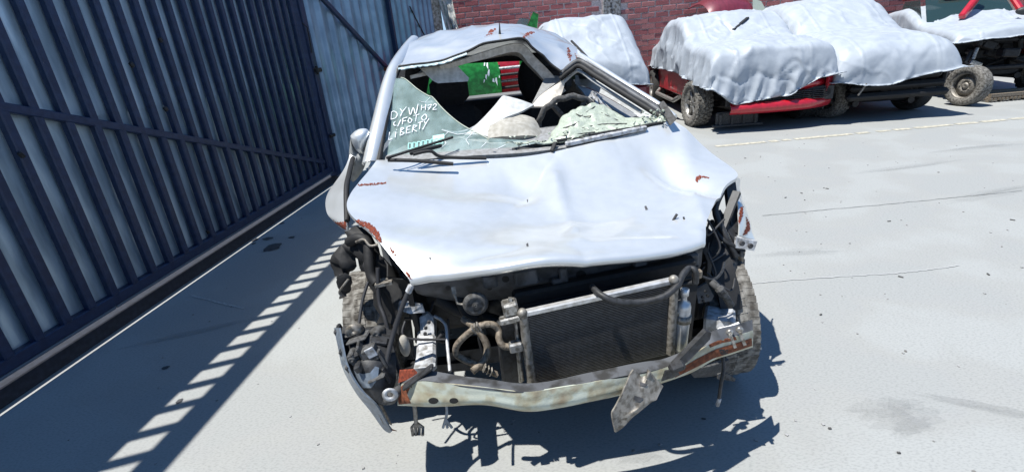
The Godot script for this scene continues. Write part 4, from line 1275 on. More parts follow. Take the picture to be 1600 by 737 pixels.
	for r in [[[1152, 276, 0.76], [1156, 277, 0.80], [1158, 280, 0.84]], [[1150, 300, 0.70], [1155, 300, 0.74], [1158, 302, 0.80]], [[1154, 322, 0.62], [1160, 320, 0.64], [1166, 325, 0.70]], [[1156, 345, 0.56], [1166, 345, 0.58], [1174, 347, 0.62]], [[1155, 368, 0.52], [1168, 370, 0.53], [1180, 374, 0.56]]]:
		var row := []
		for p in r: row.append(S(p[0], p[1], p[2]))
		rows.append(row)
	var w2 := Shape.new().sheet(dent(smooth_grid(rows, 24, 10), noise(306, 0.06, 2), 0.012), 0.006)
	var w2n := part("front_wing", w2, M.paint, car, "rusty shred of the other front wing")
	for r in [[[1157, 322], [1163, 322], [1162, 336], [1157, 350], [1153, 350]], [[1166, 338], [1173, 347], [1175, 358], [1168, 366], [1161, 368], [1167, 352]]]:
		var rs := patch(w2, r, 0.003, 0.002, 2.0)
		if rs.v.size(): part("rust_patch", rs, M.rust_edge, w2n)
	var br := Shape.new()
	var bp := path([[1151, 371, 0.5], [1184, 377, 0.5], [1179, 392, 0.49], [1150, 387, 0.49]])
	br.plate(bp, back_axis * 0.012)
	var brn := part("bracket", br, M.rail, car)
	var hl := Shape.new()
	for q in [[1160, 380], [1173, 384]]:
		hl.lathe([Vector2(0.001, -0.002), Vector2(0.011, -0.002), Vector2(0.011, 0.004), Vector2(0.001, 0.004)], S(q[0], q[1], 0.485), Basis(side_axis, -back_axis, Vector3.UP), 14)
	part("hole", hl, M.stain, brn)
	var mp := Shape.new()
	mp.sheet(dent(smooth_grid([path([[1150, 388, 0.52], [1160, 388, 0.52], [1168, 392, 0.53]]), path([[1152, 400, 0.50], [1160, 402, 0.49], [1166, 401, 0.5]]), path([[1156, 410, 0.52], [1159, 411, 0.52], [1162, 410, 0.52]])], 8, 8), noise(309, 0.08, 2), 0.01), 0.006)
	part("torn_plate", mp, M.hose_tan, car)

func build_cabin(car: Node3D) -> void:
	var box_bs := Basis(side_axis, Vector3.UP, -back_axis)
	# headlining under the roof
	var rows := []
	for r in [
		[[640, 118, 1.92], [690, 106, 1.95], [752, 84, 1.98], [808, 76, 2.0], [834, 97, 1.98], [858, 121, 1.96], [880, 140, 1.93]],
		[[655, 112, 2.2], [700, 101, 2.25], [757, 88, 2.28], [806, 82, 2.3], [830, 102, 2.25], [850, 122, 2.2], [868, 140, 2.15]],
		[[665, 98, 2.7], [705, 93, 2.75], [757, 87, 2.8], [802, 82, 2.8], [826, 95, 2.75], [845, 112, 2.7], [862, 128, 2.6]]]:
		var row := []
		for p in r: row.append(S(p[0], p[1], p[2]))
		rows.append(row)
	part("headlining", Shape.new().sheet(smooth_grid(rows, 16, 36), -0.02), M.beige, car)
	# rear window surround and shelf
	var rs := Shape.new()
	rs.box(Q(0, 1.02, 3.45), Vector3(1.3, 0.05, 0.6), box_bs, 0.01)
	rs.bar(Q(-0.62, 1.44, 3.05), Q(0.60, 1.38, 3.05), 0.1, 0.06)
	part("rear_shelf", rs, M.cloth_dark, car)
	# seats
	for sd in [-0.40, 0.36]:
		var seat := Shape.new()
		seat.box(Q(sd, 0.50, 1.95), Vector3(0.48, 0.16, 0.50), box_bs, 0.05)
		seat.box(Q(sd, 0.82, 2.28), Vector3(0.46, 0.62, 0.14), box_bs * Basis(Vector3.RIGHT, -0.25), 0.05)
		var sn := part("seat", seat, M.cloth_dark, car)
		var hr := Shape.new()
		hr.box(Q(sd * 0.95 + (0.0 if sd < 0 else 0.02), 1.24, 2.36), Vector3(0.27, 0.20, 0.11), box_bs * Basis(Vector3.RIGHT, -0.15), 0.05)
		for k in [-0.06, 0.06]: hr.tube([Q(sd + k, 1.18, 2.36), Q(sd + k, 1.06, 2.34)], 0.007, 6)
		part("headrest", hr, M.cloth_dark, sn)
	var rear := Shape.new()
	rear.box(Q(0, 0.78, 3.05), Vector3(1.25, 0.62, 0.14), box_bs * Basis(Vector3.RIGHT, -0.3), 0.05)
	rear.box(Q(0, 0.48, 2.8), Vector3(1.25, 0.16, 0.48), box_bs, 0.05)
	part("rear_seat", rear, M.cloth_dark, car)
	for q in [[0.33, 1.22, 2.95]]:
		var rh := Shape.new()
		rh.ball(Q(q[0], q[1], q[2]), Vector3(0.15, 0.20, 0.08), box_bs, 10)
		part("rear_headrest", rh, M.cloth_dark, car)
	# sun visor hanging down
	var vis := Shape.new()
	vis.plate(path([[656, 107, 1.93], [712, 100, 1.97], [733, 122, 1.92], [731, 127, 1.91], [684, 130, 1.88], [676, 126, 1.88]]), back_axis * 0.018)
	part("sun_visor", vis, M.beige, car)
	var he := Shape.new()
	he.sheet(smooth_grid([path([[686, 104, 1.93], [720, 94, 1.94], [757, 81, 1.96], [811, 68, 1.97], [838, 91, 1.95], [862, 115, 1.93], [884, 142, 1.90]]), path([[692, 109, 1.95], [722, 101, 1.96], [758, 92, 1.98], [806, 81, 1.99], [826, 99, 1.97], [847, 121, 1.95], [873, 150, 1.92]])], 4, 48), 0.01)
	part("headlining_edge", he, M.beige, car)
	# dashboard and burst airbags
	var dash := []
	for r in [[[-0.72, 1.00, 1.20], [-0.3, 1.0, 1.12], [0.0, 0.99, 1.10], [0.4, 1.0, 1.12], [0.72, 1.02, 1.2]], [[-0.72, 1.02, 1.35], [-0.3, 1.03, 1.32], [0.0, 1.03, 1.3], [0.4, 1.04, 1.32], [0.72, 1.04, 1.35]], [[-0.72, 0.98, 1.58], [-0.3, 1.00, 1.60], [0.0, 1.0, 1.6], [0.4, 1.0, 1.58], [0.72, 1.0, 1.55]], [[-0.72, 0.70, 1.62], [-0.3, 0.70, 1.66], [0.0, 0.70, 1.66], [0.4, 0.7, 1.64], [0.72, 0.7, 1.6]]]:
		var row := []
		for p in r: row.append(Q(p[0], p[1], p[2]))
		dash.append(row)
	part("dashboard", Shape.new().sheet(smooth_grid(dash, 14, 20), 0.02), M.dash, car)
	var f := noise(320, 0.03, 3)
	var trim := [path([[726, 214, 1.40], [748, 213, 1.36], [764, 216, 1.33]]), path([[745, 198, 1.48], [766, 192, 1.44], [785, 190, 1.42]]), path([[766, 176, 1.56], [790, 175, 1.52], [812, 178, 1.5]]), path([[787, 151, 1.64], [812, 158, 1.60], [834, 166, 1.58]])]
	part("dashboard_trim", Shape.new().sheet(smooth_grid(trim, 14, 14), 0.012), M.door_grey, car)
	var edge := hose([[690, 203, 1.42], [715, 207, 1.42], [742, 198, 1.48], [765, 176, 1.56], [786, 151, 1.64]], 20)
	part("trim_edge", Shape.new().tube(edge, 0.007, 6), M.rail, car)
	var bag := [path([[768, 190, 1.46], [782, 182, 1.48], [800, 181, 1.5], [820, 179, 1.5], [835, 184, 1.48]]), path([[764, 200, 1.36], [784, 192, 1.34], [804, 190, 1.34], [826, 188, 1.36], [842, 196, 1.40]]), path([[762, 216, 1.26], [785, 214, 1.24], [806, 213, 1.24], [830, 213, 1.25], [846, 214, 1.3]])]
	part("airbag", Shape.new().sheet(dent(smooth_grid(bag, 16, 24), f, 0.016), 0.03), M.bag, car)
	# pillar trim dangling from the crushed corner
	var d1 := Shape.new()
	d1.sheet(smooth_grid([path([[886, 121, 1.86], [885, 122, 1.87], [884, 124, 1.88]]), path([[848, 146, 1.78], [864, 148, 1.76], [879, 143, 1.80]]), path([[830, 166, 1.68], [852, 166, 1.68], [870, 162, 1.70]])], 10, 8), 0.012)
	part("pillar_panel", d1, M.beige, car, "beige trim panel dangling inside the windscreen")
	var d2 := Shape.new()
	d2.sheet(smooth_grid([path([[852, 120, 1.95], [866, 118, 1.94], [882, 119, 1.90]]), path([[842, 140, 1.88], [856, 134, 1.88], [868, 130, 1.88]]), path([[830, 164, 1.74], [836, 156, 1.76], [842, 150, 1.78]])], 10, 8), 0.012)
	part("pillar_panel", d2, M.dash, car)
	# steering wheel and column
	var sc := S(888, 192, 1.52)
	var ax := (side_axis * -0.05 - Vector3(0, 0.30, 0) - back_axis * 0.95).normalized()
	var sx := side_axis
	var sy := ax.cross(sx).normalized()
	if sy.y < 0: sy = -sy
	var ring := []
	for k in 41: ring.append(sc + sx * cos(TAU * k / 40) * 0.17 + sy * sin(TAU * k / 40) * 0.155 + ax * 0.012 * sin(TAU * k * 12 / 40))
	var sw := Shape.new()
	sw.tube(ring, 0.017, 8, false)
	for k in 3: sw.bar(sc, sc + sx * cos(PI / 2 * (k - 1) * 1.6 - PI / 2) * 0.16 + sy * sin(PI / 2 * (k - 1) * 1.6 - PI / 2) * 0.15, 0.04, 0.02)
	sw.tube([sc, sc - back_axis * 0.3 - Vector3(0, 0.12, 0)], 0.04, 8)
	part("steering_wheel", sw, M.dusty, car)
	# inside of the door on the crushed side
	var dr := Shape.new()
	dr.sheet(smooth_grid([path([[899, 117, 2.55], [915, 119, 2.45], [950, 131, 2.28], [1000, 158, 2.0], [1040, 181, 1.7]]), path([[899, 131, 2.5], [918, 136, 2.4], [952, 153, 2.22], [998, 180, 1.95], [1026, 192, 1.66]])], 8, 24), 0.02)
	part("door_top", dr, M.door_grey, car)
	var d3 := Shape.new()
	d3.sheet(smooth_grid([path([[900, 132, 2.45], [920, 138, 2.35], [952, 154, 2.15], [996, 180, 1.85]]), path([[915, 150, 2.0], [935, 156, 1.92], [965, 172, 1.80], [985, 184, 1.65]]), path([[920, 175, 2.0], [940, 180, 1.92], [962, 185, 1.80], [975, 188, 1.66]])], 10, 16), 0.02)
	part("door_lining", d3, M.dash, car)
	var dp := Shape.new()
	dp.bar(S(926, 145, 1.9), S(936, 170, 1.8), 0.02, 0.012)
	dp.bar(S(934, 148, 1.88), S(948, 172, 1.78), 0.025, 0.012)
	part("belt", dp, M.rail, car)
	# the windscreen: what is left of it
	var outline := [[626, 121], [634, 124], [652, 139], [668, 149], [676, 152], [690, 168], [706, 183], [722, 195], [742, 206], [762, 216], [764, 224], [740, 246], [690, 252], [640, 252], [600, 251], [597, 244], [604, 205], [614, 160]]
	var pts := []
	for q in outline: pts.append(windscreen(q[0], q[1]))
	var gs := Shape.new()
	# a curved pane: strips between the left edge and the broken edge
	var pane := []
	for i in 22:
		var v := i / 21.0
		var y := lerpf(122, 252, v)
		var xl := lerpf(618, 605, clampf((y - 122) / 61.0, 0, 1)) if y < 183 else lerpf(605, 593, (y - 183) / 69.0)
		var xr: float = 0.0
		for k in 10:
			if y >= outline[k][1] and y <= outline[k + 1][1] + 0.001: xr = lerpf(outline[k][0], outline[k + 1][0], (y - outline[k][1]) / max(0.01, outline[k + 1][1] - outline[k][1]))
		if y > 216: xr = lerpf(762, 866, clampf((y - 216) / 6.0, 0, 1))
		var row := []
		for j in 25:
			var x := lerpf(xl, xr, j / 24.0)
			row.append(windscreen(x, minf(y, 252 - maxf(0, x - 780) * 0.11)))
		pane.append(row)
	gs.sheet(pane, 0.005)
	var ws := part("windscreen", gs, M.glass, car, "broken windscreen glass with white handwriting")
	# the broken edge catches the light
	var be := Shape.new()
	var bl := []
	for k in 10: bl.append(windscreen(outline[k][0], outline[k][1]))
	be.tube(smooth_line(bl, 40), 0.0032, 5)
	part("broken_edge", be, M.shatter, ws)
	for w in handwriting():
		var strokes := Shape.new()
		for st in w:
			var tp := []
			for q in st: tp.append(windscreen(600 + q[0] / 3.685, 60 + q[1] / 3.685) - view_ray(650, 180) * 0.006)
			if tp.size() > 2: tp = smooth_line(tp, tp.size() * 4)
			var wd := []
			for k in tp.size(): wd.append(0.0026 + 0.0006 * sin(k * 1.3 + st[0][0]))
			strokes.tube(tp, wd, 5)
		part("handwriting", strokes, M.chalk, ws)
	var stick := Shape.new()
	for k in 8:
		var x0 := 638.0 + k * 7.0; var y0 := 224.0 - k * 1.2
		for b in [[0, 0, 0, 9], [0, 0, 5, 0], [0, 9, 5, 8], [5, 0, 5, 8]]:
			stick.tube([windscreen(x0 + b[0], y0 + b[1]) - view_ray(650, 200) * 0.006, windscreen(x0 + b[2], y0 + b[3]) - view_ray(650, 200) * 0.006], 0.0032, 4)
	var sk := [windscreen(676, 212), windscreen(694, 209), windscreen(694, 218), windscreen(676, 221)]
	for k in 4: sk[k] -= view_ray(680, 215) * 0.005
	stick.plate(sk, view_ray(680, 215) * 0.002)
	part("sticker", stick, M.sticker, ws)
	# crazed glass folded over the dashboard
	var cg := [path([[856, 214, 1.24], [870, 193, 1.30], [889, 174, 1.36], [912, 163, 1.40], [938, 161, 1.42], [960, 174, 1.38], [985, 183, 1.32], [1010, 181, 1.28], [1040, 176, 1.24]]), path([[850, 218, 1.17], [872, 207, 1.19], [892, 195, 1.22], [915, 186, 1.25], [940, 184, 1.26], [965, 189, 1.24], [990, 190, 1.22], [1015, 187, 1.20], [1042, 181, 1.19]]), path([[790, 221, 1.14], [862, 219, 1.12], [890, 215, 1.12], [916, 211, 1.13], [942, 207, 1.14], [968, 203, 1.15], [994, 199, 1.16], [1018, 195, 1.17], [1043, 188, 1.18]])]
	var cgs := Shape.new().sheet(dent(dent(smooth_grid(cg, 30, 80), noise(330, 0.05, 4), 0.016), noise(331, 0.07, 2, FastNoiseLite.TYPE_SIMPLEX_SMOOTH, true), 0.014), 0.006)
	part("crazed_glass", cgs, M.shatter, car, "crazed pale green glass folded over the dashboard")
	for c in [[[906, 183], [918, 174], [930, 166]], [[880, 200], [893, 196], [905, 190]], [[860, 216], [880, 212], [905, 209], [930, 206]], [[940, 176], [952, 182], [966, 188]], [[910, 200], [940, 194], [980, 193]], [[900, 178], [912, 182], [924, 181]]]:
		var ln := []
		for q in c:
			var h = cgs.hit(Vector3(0, HEIGHT, 0), view_ray(q[0], q[1]))
			if h != null: ln.append(h)
		if ln.size() > 2: part("crease", Shape.new().tube(smooth_line(ln, 10), 0.0028, 5), M.dusty, car)
	var crumbs := Shape.new()
	rng.seed = 15
	for i in 26:
		var t := rng.randf()
		var p := S(lerpf(760, 1046, t), lerpf(219, 184, t) + rng.randf_range(-2, 4) - 9.0 * sin(t * PI) * 0.4 + 6 * sin(t * PI), 1.14 + rng.randf_range(-0.02, 0.03))
		crumbs.box(p, Vector3(rng.randf_range(0.005, 0.018), rng.randf_range(0.003, 0.007), rng.randf_range(0.004, 0.010)), Basis(Vector3(rng.randf() - 0.5, 1, rng.randf() - 0.5).normalized(), rng.randf() * 6))
	for i in 70:
		var p := S(rng.randf_range(1004, 1048), rng.randf_range(172, 194), 1.2 + rng.randf_range(-0.02, 0.05))
		crumbs.box(p, Vector3(rng.randf_range(0.006, 0.02), rng.randf_range(0.003, 0.010), rng.randf_range(0.004, 0.010)), Basis(Vector3(rng.randf() - 0.5, 1, rng.randf() - 0.5).normalized(), rng.randf() * 6))
	part("glass_crumbs", crumbs, M.shatter, car).set_meta("kind", "stuff")
	var crk := Shape.new()
	for c in [[[822, 222], [826, 232], [824, 242]], [[822, 222], [832, 228], [838, 238]], [[868, 219], [860, 230], [856, 240]], [[760, 222], [752, 230]], [[770, 236], [790, 226]], [[812, 243], [826, 231], [848, 222]], [[826, 231], [836, 243]], [[840, 224], [862, 232]], [[700, 206], [692, 214], [697, 224], [688, 232]], [[672, 152], [664, 160], [655, 158]], [[738, 208], [728, 218], [733, 226]], [[690, 203], [715, 210], [742, 206]]]:
		var tp := []
		for q in c: tp.append(windscreen(q[0], q[1]) - view_ray(q[0], q[1]) * 0.004)
		crk.tube(tp, 0.0016, 4)
	part("glass_crack", crk, M.chalk, ws)
	# scuttle below the screen
	var sct := Shape.new()
	sct.sheet([path([[770, 246, 1.12], [860, 238, 1.12], [960, 216, 1.15], [1044, 196, 1.2]]), path([[770, 240, 1.16], [860, 221, 1.16], [960, 205, 1.18], [1044, 190, 1.22]])], 0.01)
	part("scuttle", sct, M.plastic, car)
	var fl := Shape.new()
	fl.bar(S(884, 225, 1.10), S(1010, 199, 1.15), 0.03, 0.022, Vector3.UP, 0.005)
	part("scuttle_strip", fl, M.rail, car)
	var f2 := Shape.new()
	f2.bar(S(870, 220, 1.13), S(1036, 191, 1.18), 0.02, 0.012, Vector3.UP, 0.003)
	f2.bar(S(862, 236, 1.07), S(868, 222, 1.12), 0.02, 0.012, Vector3.UP, 0.003)
	part("scuttle_seal", f2, M.black, car)
	var crn := Shape.new()
	crn.plate(path([[1030, 164, 1.22], [1038, 158, 1.22], [1058, 186, 1.12], [1048, 196, 1.12]]), back_axis * 0.02)
	part("wing_corner", crn, M.dusty, car)
	# wipers
	var wp := Shape.new()
	wp.bar(S(603, 247, 1.03), S(708, 214, 1.20), 0.010, 0.013, Vector3.UP, 0.004)
	wp.bar(S(640, 240, 1.05), S(690, 227, 1.12), 0.014, 0.018, Vector3.UP, 0.004)
	wp.tube(hose([[645, 241, 1.05], [672, 236, 1.06], [692, 245, 1.06], [760, 247, 1.06]], 16), 0.008, 6)
	wp.tube(hose([[606, 250, 1.04], [650, 251, 1.02], [708, 256, 1.0]], 10), 0.009, 6)
	part("wiper", wp, M.black, car)
	var wl := Shape.new()
	wl.tube([S(610, 244, 1.02), S(705, 214, 1.18)], 0.003, 4)
	part("wiper_rail", wl, M.dusty, car)

func handwriting() -> Array:
	# pen strokes in the enlarged photograph (DYWH72 / C/FOTO / LIBERTY)
	return [
		[[[42, 425], [40, 467]], [[42, 425], [60, 420], [76, 436], [66, 458], [40, 467]], [[92, 405], [106, 424]], [[128, 396], [106, 424], [94, 450]], [[142, 400], [152, 440], [168, 398], [182, 436], [196, 378]], [[217, 385], [214, 415]], [[240, 382], [238, 412]], [[216, 400], [240, 396]], [[252, 388], [272, 382], [256, 412]], [[250, 400], [272, 396]], [[280, 388], [294, 376], [300, 388], [280, 410], [304, 408]]],
		[[[66, 478], [56, 488], [60, 502], [70, 500]], [[96, 470], [78, 508]], [[108, 462], [106, 494]], [[108, 462], [134, 454]], [[108, 478], [126, 474]], [[146, 458], [138, 476], [150, 486], [160, 470], [146, 458]], [[168, 446], [204, 436]], [[186, 442], [182, 478]], [[230, 440], [216, 458], [228, 472], [246, 456], [238, 438], [230, 440]]],
		[[[32, 540], [26, 582], [46, 578]], [[68, 538], [64, 572]], [[72, 524], [73, 527]], [[98, 514], [92, 560]], [[98, 514], [114, 518], [96, 534], [116, 546], [92, 560]], [[132, 510], [128, 548]], [[132, 510], [154, 504]], [[130, 528], [148, 522]], [[128, 548], [152, 540]], [[170, 500], [162, 540]], [[170, 500], [188, 504], [168, 520], [188, 536]], [[194, 488], [224, 478]], [[208, 484], [204, 524]], [[230, 476], [240, 492]], [[258, 464], [240, 492], [222, 526]]]]

func build_wheels(car: Node3D) -> void:
	var n := wheel(car, Q(0.70, 0.30, 0.62), side_axis + Vector3(0, 0.05, 0) - back_axis * 0.10, 0.30, 0.20, 64, M.alu_dull, M.tyre_dusty, 7)
	wheel(car, Q(-0.81, 0.31, 0.80), -side_axis + Vector3(0, -0.03, 0) - back_axis * 0.02, 0.30, 0.20, 64, M.alu_dull, M.tyre_dusty, 7)
	wheel(car, Q(0.70, 0.30, 3.35), side_axis, 0.30, 0.19, 0, M.alu_dull, M.rubber, 7)
	wheel(car, Q(-0.70, 0.30, 3.35), -side_axis, 0.30, 0.19, 0, M.alu_dull, M.rubber, 7)

func build_front(car: Node3D) -> void:
	var bb := Basis(side_axis, Vector3.UP, -back_axis)
	var f := noise(340, 0.03, 3)
	# bumper beam: a pressed channel, its top flange wavy
	var top := [[622, 588, 0.16], [640, 583, 0.14], [668, 579, 0.10], [705, 584, 0.07], [760, 591, 0.04], [822, 599, 0.02], [880, 590, 0.02], [940, 578, 0.02], [1000, 566, 0.03], [1040, 560, 0.04], [1080, 541, 0.06], [1115, 517, 0.09], [1150, 507, 0.12], [1176, 499, 0.16]]
	var shoulder := [[623, 600, 0.13], [640, 597, 0.09], [668, 595, 0.05], [705, 600, 0.02], [760, 606, -0.01], [822, 612, -0.03], [880, 604, -0.03], [940, 594, -0.03], [1000, 583, -0.02], [1040, 574, 0.0], [1080, 556, 0.02], [1115, 535, 0.05], [1150, 525, 0.08], [1177, 516, 0.12]]
	var low := [[621, 632, 0.13], [640, 632, 0.09], [668, 633, 0.05], [705, 633, 0.02], [760, 632, -0.01], [822, 641, -0.03], [880, 635, -0.03], [940, 622, -0.03], [1000, 608, -0.02], [1040, 595, 0.0], [1080, 580, 0.02], [1115, 562, 0.05], [1150, 550, 0.08], [1177, 541, 0.12]]
	var mid := []
	for i in 14: mid.append([(shoulder[i][0] + low[i][0]) / 2.0, (shoulder[i][1] + low[i][1]) / 2.0 - 2, shoulder[i][2] - 0.004])
	var under := []
	for i in 14: under.append([low[i][0], low[i][1] + 1, low[i][2] + 0.09])
	var face := Shape.new().sheet(dent(smooth_grid([path(shoulder), path(mid), path(low), path(under)], 18, 110), f, 0.004), 0.005)
	var beam := part("bumper_beam", face, M.beam, car)
	var fl := Shape.new().sheet(dent(smooth_grid([path(top), path(shoulder)], 4, 110), noise(341, 0.05, 2), 0.004), 0.005)
	part("top_flange", fl, M.under, beam)
	var hl := Shape.new()
	for q in [[677, 626, 8, 5.0], [709, 626, 7, 4.5], [1131, 549, 8, 5]]:
		var ring := []
		for k in 16: ring.append([q[0] + cos(TAU * k / 16) * q[2], q[1] + sin(TAU * k / 16) * q[3]])
		var rs := patch(face, ring, 0.002, 0.002)
		hl.v.append_array(rs.v); hl.g.append_array(rs.g)
	part("hole", hl, M.black, beam)
	for r in [[[621, 600], [632, 598], [640, 606], [636, 616], [642, 630], [622, 632]], [[1060, 578], [1090, 560], [1120, 545], [1150, 536], [1175, 528], [1176, 540], [1150, 549], [1115, 560], [1080, 578], [1055, 590]], [[1108, 538], [1130, 528], [1150, 526], [1152, 531], [1128, 536], [1110, 543]]]:
		var rs := patch(face, r, 0.002, 0.0015)
		if rs.v.size(): part("rust_patch", rs, M.rust, beam)
	var bolts := Shape.new()
	for q in [[1140, 518], [1155, 514]]:
		bolts.lathe([Vector2(0.001, 0.012), Vector2(0.011, 0.010), Vector2(0.013, 0.0), Vector2(0.001, 0.0)], S(q[0], q[1], 0.085), Basis(side_axis, -back_axis, Vector3.UP), 10)
		bolts.bar(S(q[0] + 1, q[1] + 4, 0.075), S(q[0] + 9, q[1] + 24, 0.07), 0.012, 0.01)
	part("bolt", bolts, M.alu, beam)
	# ends of the rails behind the beam
	var rl := Shape.new()
	rl.sheet(smooth_grid([path([[655, 492, 0.45], [668, 486, 0.45], [676, 494, 0.46]]), path([[654, 535, 0.36], [666, 532, 0.36], [679, 535, 0.37]]), path([[646, 576, 0.18], [664, 574, 0.18], [680, 572, 0.20]])], 12, 8), 0.02)
	rl.bar(S(668, 500, 0.50), S(666, 575, 0.22), 0.05, 0.07, side_axis, 0.01)
	var ln := part("frame_rail", rl, M.rail, car)
	var gus := Shape.new()
	gus.plate(path([[655, 496, 0.42], [668, 489, 0.42], [677, 495, 0.42], [679, 528, 0.36], [660, 532, 0.36], [657, 520, 0.38]]), back_axis * 0.008)
	part("gusset", gus, M.rail, ln)
	var gh := Shape.new()
	for q in [[665, 512], [664, 521], [670, 503]]: gh.lathe([Vector2(0.001, -0.002), Vector2(0.007, -0.002), Vector2(0.007, 0.004), Vector2(0.001, 0.004)], S(q[0], q[1], 0.37), Basis(side_axis, -back_axis, Vector3.UP), 12)
	part("hole", gh, M.stain, ln)
	var rr := Shape.new()
	rr.sheet(smooth_grid([path([[1103, 508, 0.30], [1110, 480, 0.44], [1118, 470, 0.52]]), path([[1122, 512, 0.24], [1128, 486, 0.38], [1136, 471, 0.50]]), path([[1146, 506, 0.24], [1142, 482, 0.38], [1144, 472, 0.50]])], 10, 10), 0.02)
	rr.sheet(smooth_grid([path([[1103, 509, 0.30], [1122, 513, 0.24], [1148, 506, 0.24]]), path([[1100, 532, 0.28], [1112, 534, 0.22], [1130, 516, 0.22]])], 6, 8), 0.02)
	rr.bar(S(1126, 474, 0.52), S(1124, 511, 0.24), 0.11, 0.07, Vector3.UP, 0.01)
	part("frame_rail", rr, M.rail, car)
	var edge := Shape.new()
	edge.tube(path([[1122, 515, 0.20], [1140, 511, 0.20], [1155, 505, 0.20]]), 0.006, 6)
	part("weld_edge", edge, M.chalk, car)
	# upper crossmember under the bonnet, with its holes
	var xm := Shape.new()
	xm.sheet(dent(smooth_grid([path([[642, 436, 0.32], [720, 428, 0.28], [800, 418, 0.25], [900, 408, 0.25], [1000, 404, 0.27], [1098, 388, 0.32]]), path([[650, 458, 0.34], [720, 455, 0.32], [800, 448, 0.29], [900, 438, 0.29], [1000, 432, 0.31], [1096, 416, 0.35]]), path([[660, 462, 0.42], [725, 470, 0.40], [805, 466, 0.38], [900, 455, 0.38], [1000, 446, 0.40], [1090, 428, 0.42]])], 12, 60), noise(345, 0.05, 3), 0.008), 0.008)
	var xn := part("crossmember", xm, M.under, car)
	for q in [[790, 436, 6], [834, 434, 7], [908, 429, 8], [765, 450, 4], [838, 437, 5], [1000, 418, 9], [700, 450, 4], [955, 428, 5]]:
		var ring := []
		for k in 14: ring.append([q[0] + cos(TAU * k / 14) * q[2], q[1] + sin(TAU * k / 14) * q[2] * 0.85])
		part("hole", patch(xm, ring, 0.003, 0.002), M.black, xn)
	for q in [[765, 438, 0.26, 0.05, 0.05], [822, 432, 0.26, 0.08, 0.06], [872, 440, 0.26, 0.05, 0.03], [1000, 416, 0.27, 0.05, 0.06], [880, 430, 0.26, 0.03, 0.07], [1080, 405, 0.3, 0.05, 0.05]]:
		part("bonnet_catch", Shape.new().box(S(q[0], q[1], q[2]), Vector3(q[3], q[4], 0.03), bb * Basis(Vector3.BACK, 0.06), 0.006), M.under, xn)
	# radiator behind and condenser in front
	var rad := Shape.new()
	for i in 5:
		var k := i / 4.0
		rad.tube([S(802, 463 + i * 8, 0.26 - 0.01 * i), S(1086, 408 + i * 8, 0.26 - 0.01 * i)], 0.010, 6)
	rad.sheet([path([[800, 470, 0.27], [1086, 412, 0.27]]), path([[826, 602, 0.20], [1070, 552, 0.20]])], -0.04)
	rad.bar(S(801, 466, 0.25), S(1086, 410, 0.25), 0.05, 0.05, Vector3.UP, 0.01)
	part("radiator", rad, M.black, car)
	var cond := Node3D.new()
	cond.name = "condenser"; car.add_child(cond, true)
	var tl := S(816, 493, 0.13); var tr2 := S(1050, 441, 0.13); var bl := S(831, 598, 0.13); var br := S(1047, 551, 0.13)
	var core := Shape.new()
	core.sheet([[tl, tr2], [bl, br]], 0.014)
	for p in core.v.size(): core.v[p] += back_axis * 0.02
	part("core", core, M.black, cond)
	var fins := Shape.new()
	for i in 44:
		var k := (i + 0.5) / 44.0
		fins.bar(tl.lerp(bl, k), tr2.lerp(br, k), 0.016, 0.0032, Vector3.UP)
	part("fin", fins, M.fin, cond)
	part("top_rail", Shape.new().bar(S(812, 491, 0.125), S(1056, 437, 0.125), 0.024, 0.020, Vector3.UP, 0.004), M.bright, cond)
	var tank := Shape.new()
	tank.tube([S(816, 487, 0.12), S(831, 597, 0.12)], 0.016, 10)
	tank.ball(S(816, 489, 0.115), Vector3.ONE * 0.0165, bb, 8)
	part("tank", tank, M.alu_dull, cond)
	tank = Shape.new()
	tank.tube([S(1054, 436, 0.12), S(1048, 552, 0.12)], 0.015, 10)
	tank.ball(S(1053, 437, 0.115), Vector3.ONE * 0.0165, bb, 8)
	part("tank", tank, M.alu_dull, cond)
	var brk := Shape.new()
	brk.box(S(797, 480, 0.14), Vector3(0.05, 0.045, 0.05), bb * Basis(Vector3.BACK, 0.1), 0.006)
	brk.box(S(802, 497, 0.125), Vector3(0.09, 0.022, 0.03), bb * Basis(Vector3.BACK, 0.12), 0.004)
	brk.box(S(806, 541, 0.12), Vector3(0.045, 0.035, 0.03), bb * Basis(Vector3.BACK, 0.1), 0.005)
	brk.bar(S(797, 465, 0.14), S(799, 500, 0.13), 0.012, 0.012)
	brk.tube([S(806, 502, 0.14), S(814, 596, 0.14)], 0.008, 6)
	brk.tube([S(811, 548, 0.13), S(817, 594, 0.13)], 0.006, 6)
	part("bracket", brk, M.alu, cond)
	var dk := Shape.new()
	dk.box(S(795, 550, 0.19), Vector3(0.07, 0.26, 0.03), bb, 0.01)
	part("side_duct", dk, M.plastic, cond)
	# receiver bottle
	var rd := Shape.new()
	var r0 := S(1069, 470, 0.13); var r1 := S(1062, 546, 0.13)
	var ry := (r0 - r1).normalized(); var rx := ry.cross(back_axis).normalized()
	var rb := Basis(rx, ry, rx.cross(ry))
	var L := r0.distance_to(r1)
	rd.lathe([Vector2(0.001, 0), Vector2(0.022, 0), Vector2(0.025, 0.01), Vector2(0.025, L - 0.02), Vector2(0.021, L - 0.005), Vector2(0.010, L), Vector2(0.009, L + 0.02), Vector2(0.014, L + 0.022), Vector2(0.014, L + 0.045), Vector2(0.001, L + 0.047)], r1, rb, 20)
	var rn := part("receiver_bottle", rd, M.bright, car)
	var clamp_ := Shape.new()
	clamp_.lathe([Vector2(0.026, L * 0.60), Vector2(0.029, L * 0.60), Vector2(0.029, L * 0.74), Vector2(0.026, L * 0.74)], r1, rb, 20)
	clamp_.box(S(1055, 492, 0.12), Vector3(0.03, 0.025, 0.01), bb, 0.002)
	part("clamp", clamp_, M.alu_dull, rn)
